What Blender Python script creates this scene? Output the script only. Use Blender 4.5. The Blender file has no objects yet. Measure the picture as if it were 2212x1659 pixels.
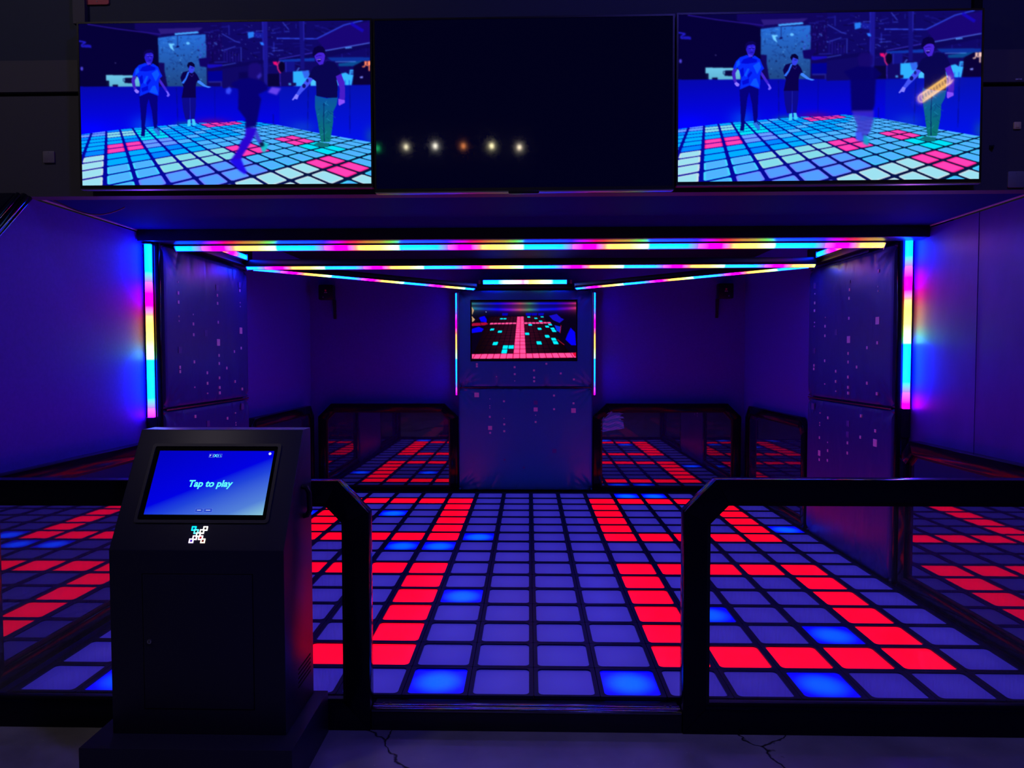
import bpy, bmesh, math, random
import numpy as np
from mathutils import Vector, Matrix

random.seed(7)
SC = bpy.context.scene
COL = SC.collection

# ------------------------------------------------------------------ camera
CAMH = 1.536
cam_data = bpy.data.cameras.new('camera')
cam = bpy.data.objects.new('camera', cam_data)
COL.objects.link(cam)
cam_data.sensor_fit = 'HORIZONTAL'
cam_data.sensor_width = 36.0
cam_data.lens = 1539.6 / 2212.0 * 36.0
cam_data.clip_start = 0.05
cam.matrix_world = (Matrix.Translation((-0.0217, 0.0, CAMH)) @ Matrix.Rotation(0.02372, 4, 'Z')
                    @ Matrix.Rotation(math.pi / 2 - 0.03907, 4, 'X') @ Matrix.Rotation(-0.00138, 4, 'Z'))
SC.camera = cam

# ------------------------------------------------------------------ world, view, lights
world = bpy.data.worlds.new('world')
SC.world = world
world.use_nodes = True
bg = world.node_tree.nodes['Background']
bg.inputs['Color'].default_value = (0.50, 0.46, 0.75, 1)
bg.inputs['Strength'].default_value = 0.012
SC.view_settings.view_transform = 'Standard'
SC.view_settings.look = 'None'
SC.view_settings.exposure = 0.0
SC.view_settings.gamma = 1.0
SC.view_settings.use_curve_mapping = False
try:
    SC.cycles.use_denoising = True
    SC.cycles.max_bounces = 6
    SC.cycles.diffuse_bounces = 2
    SC.cycles.glossy_bounces = 4
    SC.cycles.transmission_bounces = 2
    SC.cycles.transparent_max_bounces = 8
    SC.cycles.sample_clamp_indirect = 6.0
    SC.cycles.use_adaptive_sampling = True
    SC.cycles.adaptive_threshold = 0.03
    SC.cycles.adaptive_min_samples = 12
except Exception:
    pass


def lamp(name, loc, target, size, energy, color):
    d = bpy.data.lights.new(name, 'AREA')
    d.shape = 'DISK'
    d.size = size
    d.energy = energy
    d.color = color
    o = bpy.data.objects.new(name, d)
    COL.objects.link(o)
    o.location = loc
    o.rotation_euler = (Vector(target) - Vector(loc)).to_track_quat('-Z', 'Y').to_euler()
    return o


# added fill lights with no fixture, high between camera and bulkhead
lamp('hall_fill', (-3.4, 1.0, 5.2), (-2.0, 2.6, 0.0), 0.5, 14.0, (1.0, 0.84, 0.90))
lamp('hall_fill', (1.6, 0.6, 5.2), (1.0, 2.6, 0.0), 0.5, 46.0, (0.12, 0.09, 1.0))


# ------------------------------------------------------------------ colour + material helpers
def lin(r, g, b):
    def f(c):
        c /= 255.0
        return c / 12.92 if c <= 0.04045 else ((c + 0.055) / 1.055) ** 2.4
    return (f(r), f(g), f(b), 1.0)


def mat(name, base, rough=0.5, metallic=0.0, ior=1.5, emit=None, estr=0.0, coat=0.0, spec=0.5):
    m = bpy.data.materials.new(name)
    m.use_nodes = True
    p = m.node_tree.nodes['Principled BSDF']
    p.inputs['Base Color'].default_value = base if len(base) == 4 else (*base, 1)
    p.inputs['Roughness'].default_value = rough
    p.inputs['Metallic'].default_value = metallic
    p.inputs['IOR'].default_value = ior
    p.inputs['Specular IOR Level'].default_value = spec
    p.inputs['Coat Weight'].default_value = coat
    if emit:
        p.inputs['Emission Color'].default_value = emit if len(emit) == 4 else (*emit, 1)
        p.inputs['Emission Strength'].default_value = estr
    return m


def N(m, t, **kw):
    n = m.node_tree.nodes.new(t)
    for k, v in kw.items():
        setattr(n, k, v)
    return n


def L(m, a, b):
    m.node_tree.links.new(a, b)


def P(m):
    return m.node_tree.nodes['Principled BSDF']


def add_noise(m, scale=20.0, bump=0.2, dist=0.002, rough=None, col=None, detail=4.0, stretch=None, coords='Object'):
    """procedural fine relief, roughness variation and colour mottling"""
    tc = N(m, 'ShaderNodeTexCoord')
    src = tc.outputs[coords]
    if stretch:
        mp = N(m, 'ShaderNodeMapping')
        mp.inputs['Scale'].default_value = stretch
        L(m, src, mp.inputs['Vector'])
        src = mp.outputs['Vector']
    no = N(m, 'ShaderNodeTexNoise')
    no.inputs['Scale'].default_value = scale
    no.inputs['Detail'].default_value = detail
    L(m, src, no.inputs['Vector'])
    if bump:
        b = N(m, 'ShaderNodeBump')
        b.inputs['Strength'].default_value = bump
        b.inputs['Distance'].default_value = dist
        L(m, no.outputs['Fac'], b.inputs['Height'])
        L(m, b.outputs['Normal'], P(m).inputs['Normal'])
    if rough:
        r = N(m, 'ShaderNodeMapRange')
        r.inputs['To Min'].default_value = rough[0]
        r.inputs['To Max'].default_value = rough[1]
        r.inputs['From Min'].default_value = 0.3
        r.inputs['From Max'].default_value = 0.7
        L(m, no.outputs['Fac'], r.inputs['Value'])
        L(m, r.outputs['Result'], P(m).inputs['Roughness'])
    if col:
        c = N(m, 'ShaderNodeValToRGB')
        c.color_ramp.elements[0].position = 0.3
        c.color_ramp.elements[1].position = 0.7
        c.color_ramp.elements[0].color = (*col[0], 1)
        c.color_ramp.elements[1].color = (*col[1], 1)
        L(m, no.outputs['Fac'], c.inputs['Fac'])
        L(m, c.outputs['Color'], P(m).inputs['Base Color'])
    return m


# ------------------------------------------------------------------ materials
M = {}
M['wall'] = add_noise(mat('purple_wall_paint', (0.085, 0.05, 0.58), 0.55, spec=0.25), 60, 0.12, 0.002,
                      col=((0.078, 0.046, 0.55), (0.092, 0.054, 0.61)))
M['rough_wall'] = add_noise(mat('scuffed_purple_paint', (0.09, 0.04, 0.5), 0.4, spec=0.4), 4, 0.22, 0.010,
                            col=((0.075, 0.033, 0.43), (0.10, 0.042, 0.52)), detail=6, stretch=(1, 1.6, 0.8))
M['ceiling'] = add_noise(mat('ceiling_paint', (0.004, 0.004, 0.17), 0.8, spec=0.05), 30, 0.1, 0.002)
M['inner_ceiling'] = add_noise(mat('dark_ceiling_paint', (0.012, 0.008, 0.03), 0.75, spec=0.2), 30, 0.1, 0.002)
M['bulk_top'] = add_noise(mat('navy_bulkhead_paint', (0.020, 0.030, 0.065), 0.7), 40, 0.1, 0.002)
M['bulk_mid'] = add_noise(mat('taupe_bulkhead_paint', (0.082, 0.077, 0.09), 0.7), 40, 0.1, 0.002)
M['bulk_low'] = add_noise(mat('grey_bulkhead_paint', (0.062, 0.060, 0.075), 0.7), 40, 0.1, 0.002)
M['black_gloss'] = add_noise(mat('gloss_black_profile', (0.003, 0.003, 0.014), 0.10, spec=0.18), 90, 0.04, 0.0005,
                             rough=(0.08, 0.22))
M['black'] = add_noise(mat('satin_black_metal', (0.004, 0.004, 0.016), 0.4), 80, 0.05, 0.0005)
M['black_matte'] = mat('matte_black', (0.004, 0.004, 0.006), 0.8, spec=0.2)
M['kiosk'] = add_noise(mat('kiosk_black_powdercoat', (0.017, 0.015, 0.045), 0.42, spec=0.5), 220, 0.08, 0.0004)
M['steel'] = mat('steel', (0.55, 0.55, 0.58), 0.3, 1.0)
M['alu'] = add_noise(mat('brushed_threshold_aluminium', (0.20, 0.19, 0.26), 0.16, 1.0), 60, 0.04, 0.0006,
                     stretch=(0.3, 18, 18), rough=(0.08, 0.28))
M['channel'] = mat('led_channel_aluminium', (0.30, 0.30, 0.33), 0.35, 1.0)
M['vinyl'] = mat('navy_vinyl_padding', (0.022, 0.034, 0.30), 0.36, spec=0.5)
M['vinyl_c'] = mat('slate_vinyl_padding', (0.026, 0.27, 0.58), 0.28, spec=0.5)
for k in ('vinyl', 'vinyl_c'):
    m = M[k]
    tc = N(m, 'ShaderNodeTexCoord')
    n1 = N(m, 'ShaderNodeTexNoise')
    n1.inputs['Scale'].default_value = 2.6
    n1.inputs['Detail'].default_value = 3
    n1.inputs['Distortion'].default_value = 0.7
    mp = N(m, 'ShaderNodeMapping')
    mp.inputs['Scale'].default_value = (1.4, 1.4, 0.9)
    L(m, tc.outputs['Object'], mp.inputs['Vector'])
    L(m, mp.outputs['Vector'], n1.inputs['Vector'])
    n2 = N(m, 'ShaderNodeTexNoise')
    n2.inputs['Scale'].default_value = 240
    L(m, tc.outputs['Object'], n2.inputs['Vector'])
    mx = N(m, 'ShaderNodeMath', operation='MULTIPLY_ADD')
    L(m, n2.outputs['Fac'], mx.inputs[0])
    mx.inputs[1].default_value = 0.03
    L(m, n1.outputs['Fac'], mx.inputs[2])
    b = N(m, 'ShaderNodeBump')
    b.inputs['Strength'].default_value = 0.4
    b.inputs['Distance'].default_value = 0.02
    L(m, mx.outputs[0], b.inputs['Height'])
    L(m, b.outputs['Normal'], P(m).inputs['Normal'])
M['decal'] = mat('pale_print', (0.80, 0.85, 0.95), 0.5)
M['decal_dim'] = mat('faded_print', (0.10, 0.10, 0.42), 0.5)
M['seam'] = mat('pad_piping', (0.012, 0.008, 0.03), 0.3)
M['pane_mirror'] = add_noise(mat('tinted_acrylic_panel', (0.016, 0.003, 0.12), 0.02, ior=3.0), 3.0, 0.02, 0.01)
M['tile_rim'] = add_noise(mat('tile_black_rim', (0.002, 0.004, 0.06), 0.35, spec=0.15), 80, 0.05, 0.0005)
M['tv_body'] = mat('tv_black_plastic', (0.004, 0.004, 0.006), 0.35)
M['tv_dark'] = mat('dark_lcd_screen', (0.0008, 0.0008, 0.004), 0.05, emit=(0.02, 0.02, 1.0), estr=0.009)  # faint blue emission put into the dark screen
M['cable'] = mat('black_cable', (0.01, 0.01, 0.015), 0.4)
M['white'] = mat('white_plastic', (0.6, 0.6, 0.6), 0.5)
M['cream'] = mat('cream_plastic', (0.75, 0.62, 0.30), 0.5)
M['grey_plate'] = mat('grey_plate', (0.22, 0.22, 0.25), 0.5)
M['dim_plate'] = mat('dim_plate', (0.20, 0.18, 0.19), 0.6)
M['red_plate'] = mat('red_plate', (0.85, 0.16, 0.14), 0.5)
M['red_logo'] = mat('red_logo', (0.75, 0.05, 0.12), 0.5)

# clear acrylic barrier pane: transparent with Fresnel gloss, faint haze of fine scratches
m = bpy.data.materials.new('clear_acrylic')
m.use_nodes = True
nt = m.node_tree
nt.nodes.clear()
out = N(m, 'ShaderNodeOutputMaterial')
tr = N(m, 'ShaderNodeBsdfTransparent')
tr.inputs['Color'].default_value = (0.97, 0.93, 0.98, 1)
gl = N(m, 'ShaderNodeBsdfGlossy')
gl.inputs['Roughness'].default_value = 0.02
fr = N(m, 'ShaderNodeFresnel')
fr.inputs['IOR'].default_value = 1.45
df = N(m, 'ShaderNodeBsdfDiffuse')
df.inputs['Color'].default_value = (0.8, 0.7, 0.9, 1)
mixA = N(m, 'ShaderNodeMixShader')
mixB = N(m, 'ShaderNodeMixShader')
tc = N(m, 'ShaderNodeTexCoord')
mp = N(m, 'ShaderNodeMapping')
mp.inputs['Scale'].default_value = (30, 30, 4)
no = N(m, 'ShaderNodeTexNoise')
no.inputs['Scale'].default_value = 4.0
no.inputs['Detail'].default_value = 6.0
L(m, tc.outputs['Object'], mp.inputs['Vector'])
L(m, mp.outputs['Vector'], no.inputs['Vector'])
mr = N(m, 'ShaderNodeMapRange')
mr.inputs['From Min'].default_value = 0.45
mr.inputs['From Max'].default_value = 0.85
mr.inputs['To Min'].default_value = 0.015
mr.inputs['To Max'].default_value = 0.10
L(m, no.outputs['Fac'], mr.inputs['Value'])
L(m, fr.outputs['Fac'], mixA.inputs['Fac'])
L(m, tr.outputs[0], mixA.inputs[1])
L(m, gl.outputs[0], mixA.inputs[2])
L(m, mr.outputs['Result'], mixB.inputs['Fac'])
L(m, mixA.outputs[0], mixB.inputs[1])
L(m, df.outputs[0], mixB.inputs[2])
L(m, mixB.outputs[0], out.inputs['Surface'])
M['glass'] = m


def tile_panel(name, base, edge, centre, strength):
    """translucent diffuser emitting most at its middle, as over a lamp"""
    m = mat(name, base, 0.32)
    tc = N(m, 'ShaderNodeTexCoord')
    ln = N(m, 'ShaderNodeVectorMath', operation='LENGTH')
    mp = N(m, 'ShaderNodeMapping')
    mp.inputs['Scale'].default_value = (1, 1, 0)
    L(m, tc.outputs['Object'], mp.inputs['Vector'])
    L(m, mp.outputs['Vector'], ln.inputs[0])
    r = N(m, 'ShaderNodeValToRGB')
    r.color_ramp.interpolation = 'EASE'
    r.color_ramp.elements[0].position = 0.03
    r.color_ramp.elements[1].position = 0.14
    r.color_ramp.elements[0].color = (*centre, 1)
    r.color_ramp.elements[1].color = (*edge, 1)
    L(m, ln.outputs['Value'], r.inputs['Fac'])
    L(m, r.outputs['Color'], P(m).inputs['Emission Color'])
    P(m).inputs['Emission Strength'].default_value = strength
    return m


M['tile_red'] = tile_panel('tile_lit_red', (0.12, 0.01, 0.01), (2.0, 0.0, 0.024), (2.3, 0.0, 0.018), 1.0)
M['tile_blue'] = tile_panel('tile_lit_blue', (0.0, 0.01, 0.1), (0.0, 0.0, 1.1), (0.0, 0.13, 3.0), 1.0)
M['tile_off'] = tile_panel('tile_ambient_glow', (0.20, 0.17, 0.40), (0.014, 0.012, 0.25), (0.020, 0.017, 0.29), 1.0)  # unlit diffusers: reflected ambient violet put in as faint emission

# concrete hall floor with cracks and specks
m = mat('sealed_concrete', (0.2, 0.18, 0.19), 0.35, spec=0.4)
tc = N(m, 'ShaderNodeTexCoord')
n1 = N(m, 'ShaderNodeTexNoise')
n1.inputs['Scale'].default_value = 3.5
n1.inputs['Detail'].default_value = 8
L(m, tc.outputs['Object'], n1.inputs['Vector'])
rp = N(m, 'ShaderNodeValToRGB')
rp.color_ramp.elements[0].position = 0.3
rp.color_ramp.elements[1].position = 0.72
rp.color_ramp.elements[0].color = (0.22, 0.21, 0.25, 1)
rp.color_ramp.elements[1].color = (0.38, 0.36, 0.42, 1)
L(m, n1.outputs['Fac'], rp.inputs['Fac'])
dist = N(m, 'ShaderNodeVectorMath', operation='MULTIPLY_ADD')
n3 = N(m, 'ShaderNodeTexNoise')
n3.inputs['Scale'].default_value = 2.2
n3.inputs['Detail'].default_value = 5
L(m, tc.outputs['Object'], n3.inputs['Vector'])
L(m, n3.outputs['Color'], dist.inputs[0])
dist.inputs[1].default_value = (0.5, 0.5, 0.0)
L(m, tc.outputs['Object'], dist.inputs[2])
vo = N(m, 'ShaderNodeTexVoronoi', feature='DISTANCE_TO_EDGE')
vo.inputs['Scale'].default_value = 0.9
L(m, dist.outputs[0], vo.inputs['Vector'])
cr = N(m, 'ShaderNodeMapRange')
cr.inputs['From Min'].default_value = 0.001
cr.inputs['From Max'].default_value = 0.006
L(m, vo.outputs['Distance'], cr.inputs['Value'])
v2 = N(m, 'ShaderNodeTexVoronoi')
v2.inputs['Scale'].default_value = 14
L(m, tc.outputs['Object'], v2.inputs['Vector'])
sp = N(m, 'ShaderNodeMapRange')
sp.inputs['From Min'].default_value = 0.05
sp.inputs['From Max'].default_value = 0.035
L(m, v2.outputs['Distance'], sp.inputs['Value'])
mixc = N(m, 'ShaderNodeMixRGB')
mixc.inputs['Color1'].default_value = (0.02, 0.018, 0.02, 1)
L(m, cr.outputs['Result'], mixc.inputs['Fac'])
L(m, rp.outputs['Color'], mixc.inputs['Color2'])
mixs = N(m, 'ShaderNodeMixRGB')
L(m, sp.outputs['Result'], mixs.inputs['Fac'])
L(m, mixc.outputs['Color'], mixs.inputs['Color1'])
mixs.inputs['Color2'].default_value = (0.5, 0.47, 0.45, 1)
L(m, mixs.outputs['Color'], P(m).inputs['Base Color'])
rr = N(m, 'ShaderNodeMapRange')
rr.inputs['To Min'].default_value = 0.22
rr.inputs['To Max'].default_value = 0.5
L(m, n1.outputs['Fac'], rr.inputs['Value'])
L(m, rr.outputs['Result'], P(m).inputs['Roughness'])
bp = N(m, 'ShaderNodeBump')
bp.inputs['Strength'].default_value = 0.5
bp.inputs['Distance'].default_value = 0.01
L(m, cr.outputs['Result'], bp.inputs['Height'])
L(m, bp.outputs['Normal'], P(m).inputs['Normal'])
M['concrete'] = m

RAINBOW = [(0.0, (0.0, 1.4, 40.0)), (0.30, (0.0, 0.85, 40.0)), (0.38, (0.42, 0.20, 30.0)), (0.47, (7.0, 0.0, 12.0)),
           (0.57, (9.0, 0.0, 1.6)), (0.64, (8.0, 0.42, 0.30)), (0.72, (6.5, 2.2, 0.18)), (0.84, (5.0, 3.8, 0.30)),
           (0.93, (1.8, 9.0, 1.0)), (0.985, (1.0, 9.0, 6.0)), (1.0, (0.0, 1.4, 40.0))]
CENTRE = [(0.0, (0.0, 1.4, 40.0)), (0.18, (0.0, 1.4, 40.0)), (0.27, (1.2, 5.0, 9.0)), (0.38, (4.0, 2.0, 4.0)),
          (0.48, (7.0, 0.5, 2.0)), (0.56, (6.5, 2.4, 0.3)), (0.68, (4.0, 5.0, 0.7)), (0.80, (1.2, 6.0, 5.0)),
          (0.84, (0.0, 1.4, 40.0)), (1.0, (0.0, 1.4, 40.0))]


def led_mat(name, period, offset, stops=RAINBOW, strength=1.0):
    """addressable LED strip: colours repeat along the strip ('along' = metres from its start)"""
    m = bpy.data.materials.new(name)
    m.use_nodes = True
    at = N(m, 'ShaderNodeAttribute', attribute_name='along')
    a = N(m, 'ShaderNodeMath', operation='SUBTRACT')
    L(m, at.outputs['Fac'], a.inputs[0])
    a.inputs[1].default_value = offset
    d = N(m, 'ShaderNodeMath', operation='DIVIDE')
    L(m, a.outputs[0], d.inputs[0])
    d.inputs[1].default_value = period
    f = N(m, 'ShaderNodeMath', operation='FRACT')
    L(m, d.outputs[0], f.inputs[0])
    r = N(m, 'ShaderNodeValToRGB')
    cr = r.color_ramp
    while len(cr.elements) < len(stops):
        cr.elements.new(0.5)
    for e, (pos, c) in zip(cr.elements, stops):
        e.position = pos
        e.color = (*c, 1)
    L(m, f.outputs[0], r.inputs['Fac'])
    p = P(m)
    p.inputs['Base Color'].default_value = (0.15, 0.15, 0.15, 1)
    p.inputs['Roughness'].default_value = 0.4
    L(m, r.outputs['Color'], p.inputs['Emission Color'])
    p.inputs['Emission Strength'].default_value = strength
    return m


# ------------------------------------------------------------------ object helpers
def tag(o, label=None, cat=None, group=None, kind=None):
    if label:
        o['label'] = label
    if cat:
        o['category'] = cat
    if group:
        o['group'] = group
    if kind:
        o['kind'] = kind
    return o


def root(name, loc, label, cat, group=None):
    o = bpy.data.objects.new(name, None)
    o.empty_display_size = 0.1
    COL.objects.link(o)
    o.location = loc
    return tag(o, label, cat, group)


def wloc(o):
    v = Vector(o.location)
    while o.parent:
        o = o.parent
        v += Vector(o.location)
    return v


def make(name, bm, mats, parent=None, bevel=0.0, smooth=False, segs=2):
    """bm holds WORLD coordinates; the object origin goes to its own centre"""
    if bevel:
        bmesh.ops.bevel(bm, geom=list(bm.edges), offset=bevel, segments=segs, affect='EDGES', profile=0.5,
                        clamp_overlap=True)
    bmesh.ops.recalc_face_normals(bm, faces=bm.faces)
    xs = [v.co for v in bm.verts]
    lo = Vector((min(c[i] for c in xs) for i in range(3)))
    hi = Vector((max(c[i] for c in xs) for i in range(3)))
    c = (lo + hi) / 2
    bmesh.ops.translate(bm, verts=bm.verts, vec=-c)
    me = bpy.data.meshes.new(name)
    bm.to_mesh(me)
    bm.free()
    for mm in (mats if isinstance(mats, (list, tuple)) else [mats]):
        me.materials.append(mm)
    if smooth or bevel:
        for p in me.polygons:
            p.use_smooth = True
        try:
            me.set_sharp_from_angle(angle=math.radians(35))
        except Exception:
            pass
    o = bpy.data.objects.new(name, me)
    COL.objects.link(o)
    if parent:
        o.parent = parent
        o.location = c - wloc(parent)
    else:
        o.location = c
    return o


def box(bm, lo, hi, mi=0):
    x0, y0, z0 = lo
    x1, y1, z1 = hi
    v = [bm.verts.new(p) for p in ((x0, y0, z0), (x1, y0, z0), (x1, y1, z0), (x0, y1, z0),
                                   (x0, y0, z1), (x1, y0, z1), (x1, y1, z1), (x0, y1, z1))]
    for f in ((0, 3, 2, 1), (4, 5, 6, 7), (0, 1, 5, 4), (1, 2, 6, 5), (2, 3, 7, 6), (3, 0, 4, 7)):
        bm.faces.new([v[i] for i in f]).material_index = mi
    return bm


def B(lo, hi):
    return box(bmesh.new(), lo, hi)


def prism(poly, a, b, plane, bm=None):
    """extrude a 2-D polygon; plane 'x': (y,z) along x, 'y': (x,z) along y, 'z': (x,y) along z"""
    bm = bm or bmesh.new()

    def p3(p, t):
        return {'x': (t, p[0], p[1]), 'y': (p[0], t, p[1]), 'z': (p[0], p[1], t)}[plane]
    va = [bm.verts.new(p3(p, a)) for p in poly]
    vb = [bm.verts.new(p3(p, b)) for p in poly]
    bm.faces.new(va)
    bm.faces.new(vb[::-1])
    n = len(poly)
    for i in range(n):
        bm.faces.new((va[i], vb[i], vb[(i + 1) % n], va[(i + 1) % n]))
    return bm


def frame_prism(poly, a, b, ax_u, ax_v, ax_n, org, bm=None):
    """extrude a 2-D polygon (u,v) from n=a to n=b in an arbitrary frame"""
    bm = bm or bmesh.new()
    org, ax_u, ax_v, ax_n = map(Vector, (org, ax_u, ax_v, ax_n))
    va = [bm.verts.new(org + ax_u * p[0] + ax_v * p[1] + ax_n * a) for p in poly]
    vb = [bm.verts.new(org + ax_u * p[0] + ax_v * p[1] + ax_n * b) for p in poly]
    bm.faces.new(va)
    bm.faces.new(vb[::-1])
    n = len(poly)
    for i in range(n):
        bm.faces.new((va[i], vb[i], vb[(i + 1) % n], va[(i + 1) % n]))
    return bm


def tube(bm, pts, r, n=8):
    rings = []
    pts = [Vector(p) for p in pts]
    up0 = None
    for i, p in enumerate(pts):
        d = (pts[min(i + 1, len(pts) - 1)] - pts[max(i - 1, 0)]).normalized()
        up = up0 or (Vector((0, 0, 1)) if abs(d.z) < 0.9 else Vector((1, 0, 0)))
        s = d.cross(up).normalized()
        up = s.cross(d).normalized()
        up0 = up
        rings.append([bm.verts.new(p + (s * math.cos(2 * math.pi * k / n) + up * math.sin(2 * math.pi * k / n)) * r)
                      for k in range(n)])
    for a, b in zip(rings, rings[1:]):
        for k in range(n):
            bm.faces.new((a[k], a[(k + 1) % n], b[(k + 1) % n], b[k]))
    bm.faces.new(rings[0][::-1])
    bm.faces.new(rings[-1])
    return bm


def rounded(x0, y0, x1, y1, r, n=4):
    pts = []
    for cx, cy, a0 in ((x1 - r, y0 + r, -90), (x1 - r, y1 - r, 0), (x0 + r, y1 - r, 90), (x0 + r, y0 + r, 180)):
        for k in range(n + 1):
            a = math.radians(a0 + 90 * k / n)
            pts.append((cx + r * math.cos(a), cy + r * math.sin(a)))
    return pts


def disc(cx, cy, r, n=16):
    return [(cx + r * math.cos(2 * math.pi * k / n), cy + r * math.sin(2 * math.pi * k / n)) for k in range(n)]


# ================================================================== SETTING
FL = -0.095            # hall floor level; the game floor top is z = 0
CE = 2.36              # ceiling of the booth's front bay
XWL, XWR = -2.57, 2.52  # side walls
XWR2 = 2.46            # right wall behind its column
YB = 8.27              # back wall

tag(make('floor', B((-9, -6, FL - 0.2), (9, 9.5, FL)), M['concrete']), kind='structure')
CH = [(3.05, FL), (3.05, 1.81), (3.585, 2.345), (4.60, 2.345), (4.60, 2.62)]   # front edge with its chamfered corner
tag(make('wall_left', prism(CH + [(YB, 2.62), (YB, FL)], XWL - 0.12, XWL, 'x'), M['wall']), kind='structure')
tag(make('wall_right', prism(CH + [(5.3, 2.62), (5.3, FL)], XWR, XWR + 0.14, 'x'), M['rough_wall']), kind='structure')
tag(make('wall_right_far', B((XWR2, 5.3, FL), (XWR2 + 0.2, YB, 2.62)), M['wall']), kind='structure')
tag(make('wall_back', B((XWL - 0.12, YB, FL), (XWR + 0.14, YB + 0.15, 2.62)), M['wall']), kind='structure')
tag(make('ceiling', B((XWL, 3.66, CE), (XWR, 4.60, CE + 0.1)), M['ceiling']), kind='structure')
tag(make('ceiling_inner', B((XWL - 0.12, 4.60, 2.62), (XWR + 0.14, YB + 0.15, 2.72)), M['inner_ceiling']), kind='structure')

# bulkhead over the opening: upper, middle and lower boards
wf = bmesh.new()
box(wf, (-4.2, 3.58, 3.02), (4.2, 3.66, 4.2), 0)
box(wf, (-4.2, 3.575, 2.865), (4.2, 3.66, 3.02), 1)
box(wf, (-4.2, 3.60, 2.845), (4.2, 3.66, 2.865), 3)
box(wf, (-4.2, 3.58, 2.345), (4.2, 3.66, 2.845), 2)
tag(make('wall_front', wf, [M['bulk_top'], M['bulk_mid'], M['bulk_low'], M['black_matte']]), kind='structure')
wing = bmesh.new()
box(wing, (-4.2, 3.58, FL), (-2.692, 3.66, 2.345))
tag(make('wall_front_left', wing, M['bulk_low']), kind='structure')
wing = bmesh.new()
box(wing, (2.662, 3.58, FL), (4.2, 3.66, 2.345))
tag(make('wall_front_right', wing, M['bulk_low']), kind='structure')
tag(make('trim_1', B((-2.285, 3.555, 3.19), (-2.225, 3.58, 3.9), ), M['bulk_mid']), kind='structure')
tag(make('trim_2', B((2.125, 3.555, 3.19), (2.165, 3.58, 3.9)), M['black_matte']), kind='structure')
# thin metal edge along the wall tops and bulkhead bottom
tag(make('trim_3', B((XWL, 3.60, CE - 0.006), (XWL + 0.010, 4.62, CE)), M['white']), kind='structure')
tag(make('trim_4', B((XWR - 0.010, 3.60, CE - 0.006), (XWR, 4.62, CE)), M['white']), kind='structure')
# vertical board joint on the right wall
tag(make('trim_5', B((XWR - 0.002, 4.115, 0.98), (XWR, 4.1168, CE)), M['ceiling']), kind='structure')

# glossy black profile along the chamfered front edge of the left wall
r = root('edge_frame', (-2.6, 3.3, FL), 'glossy black profile on the chamfered front edge of the left wall, under the bulkhead', 'frame')
make('corner_brace', prism([(3.578, 2.338), (3.05, 1.81), (2.965, 1.845), (3.458, 2.338)], -2.69, -2.535, 'x'), M['black_gloss'], r, 0.006)
EDGE = mat('polished_black_edge', (0.004, 0.004, 0.012), 0.06, spec=0.9)
for oy, rr_ in ((0.020, 0.013), (0.055, 0.020), (0.100, 0.012)):  # rounded ribs added to catch bright reflections along the profile
    make('highlight_rib', tube(bmesh.new(), [(-2.531, 3.578 - oy, 2.334 - 0.0), (-2.531, 3.06 - oy, 1.816)], rr_, 14), EDGE, r, smooth=True)
make('post', B((-2.69, 2.965, FL), (-2.535, 3.045, 1.83)), M['black_gloss'], r, 0.006)

# ================================================================== GAME FLOOR (16 x 16 tiles)
T0 = 3.31
gf = root('game_floor', (0, 5.56, FL), 'raised interactive floor of square tiles glowing red and blue, unlit ones dim violet', 'floor')
make('platform', B((-2.44, 3.165, FL), (2.44, 8.10, -0.012)), M['tile_rim'], gf)


def tile_mesh(name, panel):
    """black tray with a raised rim around a recessed, round-cornered diffuser"""
    bm = bmesh.new()
    h, wx, wy = 0.1485, 0.1285, 0.1335
    rim_o = [bm.verts.new((x, y, 0.003)) for x, y in rounded(-h, -h, h, h, 0.004, 1)]
    rim_b = [bm.verts.new((v.co.x * 1.004, v.co.y * 1.004, -0.0115)) for v in rim_o]
    inner = rounded(-wx, -wy, wx, wy, 0.022, 4)
    pi_ = [bm.verts.new((x, y, 0.003)) for x, y in inner]
    pt = [bm.verts.new((x, y, -0.005)) for x, y in inner]
    n, nb = len(pi_), len(rim_o)
    for i in range(nb):
        bm.faces.new((rim_o[i], rim_b[i], rim_b[(i + 1) % nb], rim_o[(i + 1) % nb])).material_index = 0
    e = [bm.edges.new((pi_[i], pi_[(i + 1) % n])) for i in range(n)]
    e += [bm.edges.get((rim_o[i], rim_o[(i + 1) % nb])) for i in range(nb)]
    bmesh.ops.triangle_fill(bm, edges=e, use_beauty=True)
    for i in range(n):
        bm.faces.new((pi_[i], pi_[(i + 1) % n], pt[(i + 1) % n], pt[i])).material_index = 0
    bm.faces.new(pt).material_index = 1
    bmesh.ops.recalc_face_normals(bm, faces=bm.faces)
    for f in bm.faces:
        if f.normal.z < -0.5:
            f.normal_flip()
    me = bpy.data.meshes.new(name)
    bm.to_mesh(me)
    bm.free()
    me.materials.append(M['tile_rim'])
    me.materials.append(panel)
    return me


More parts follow.
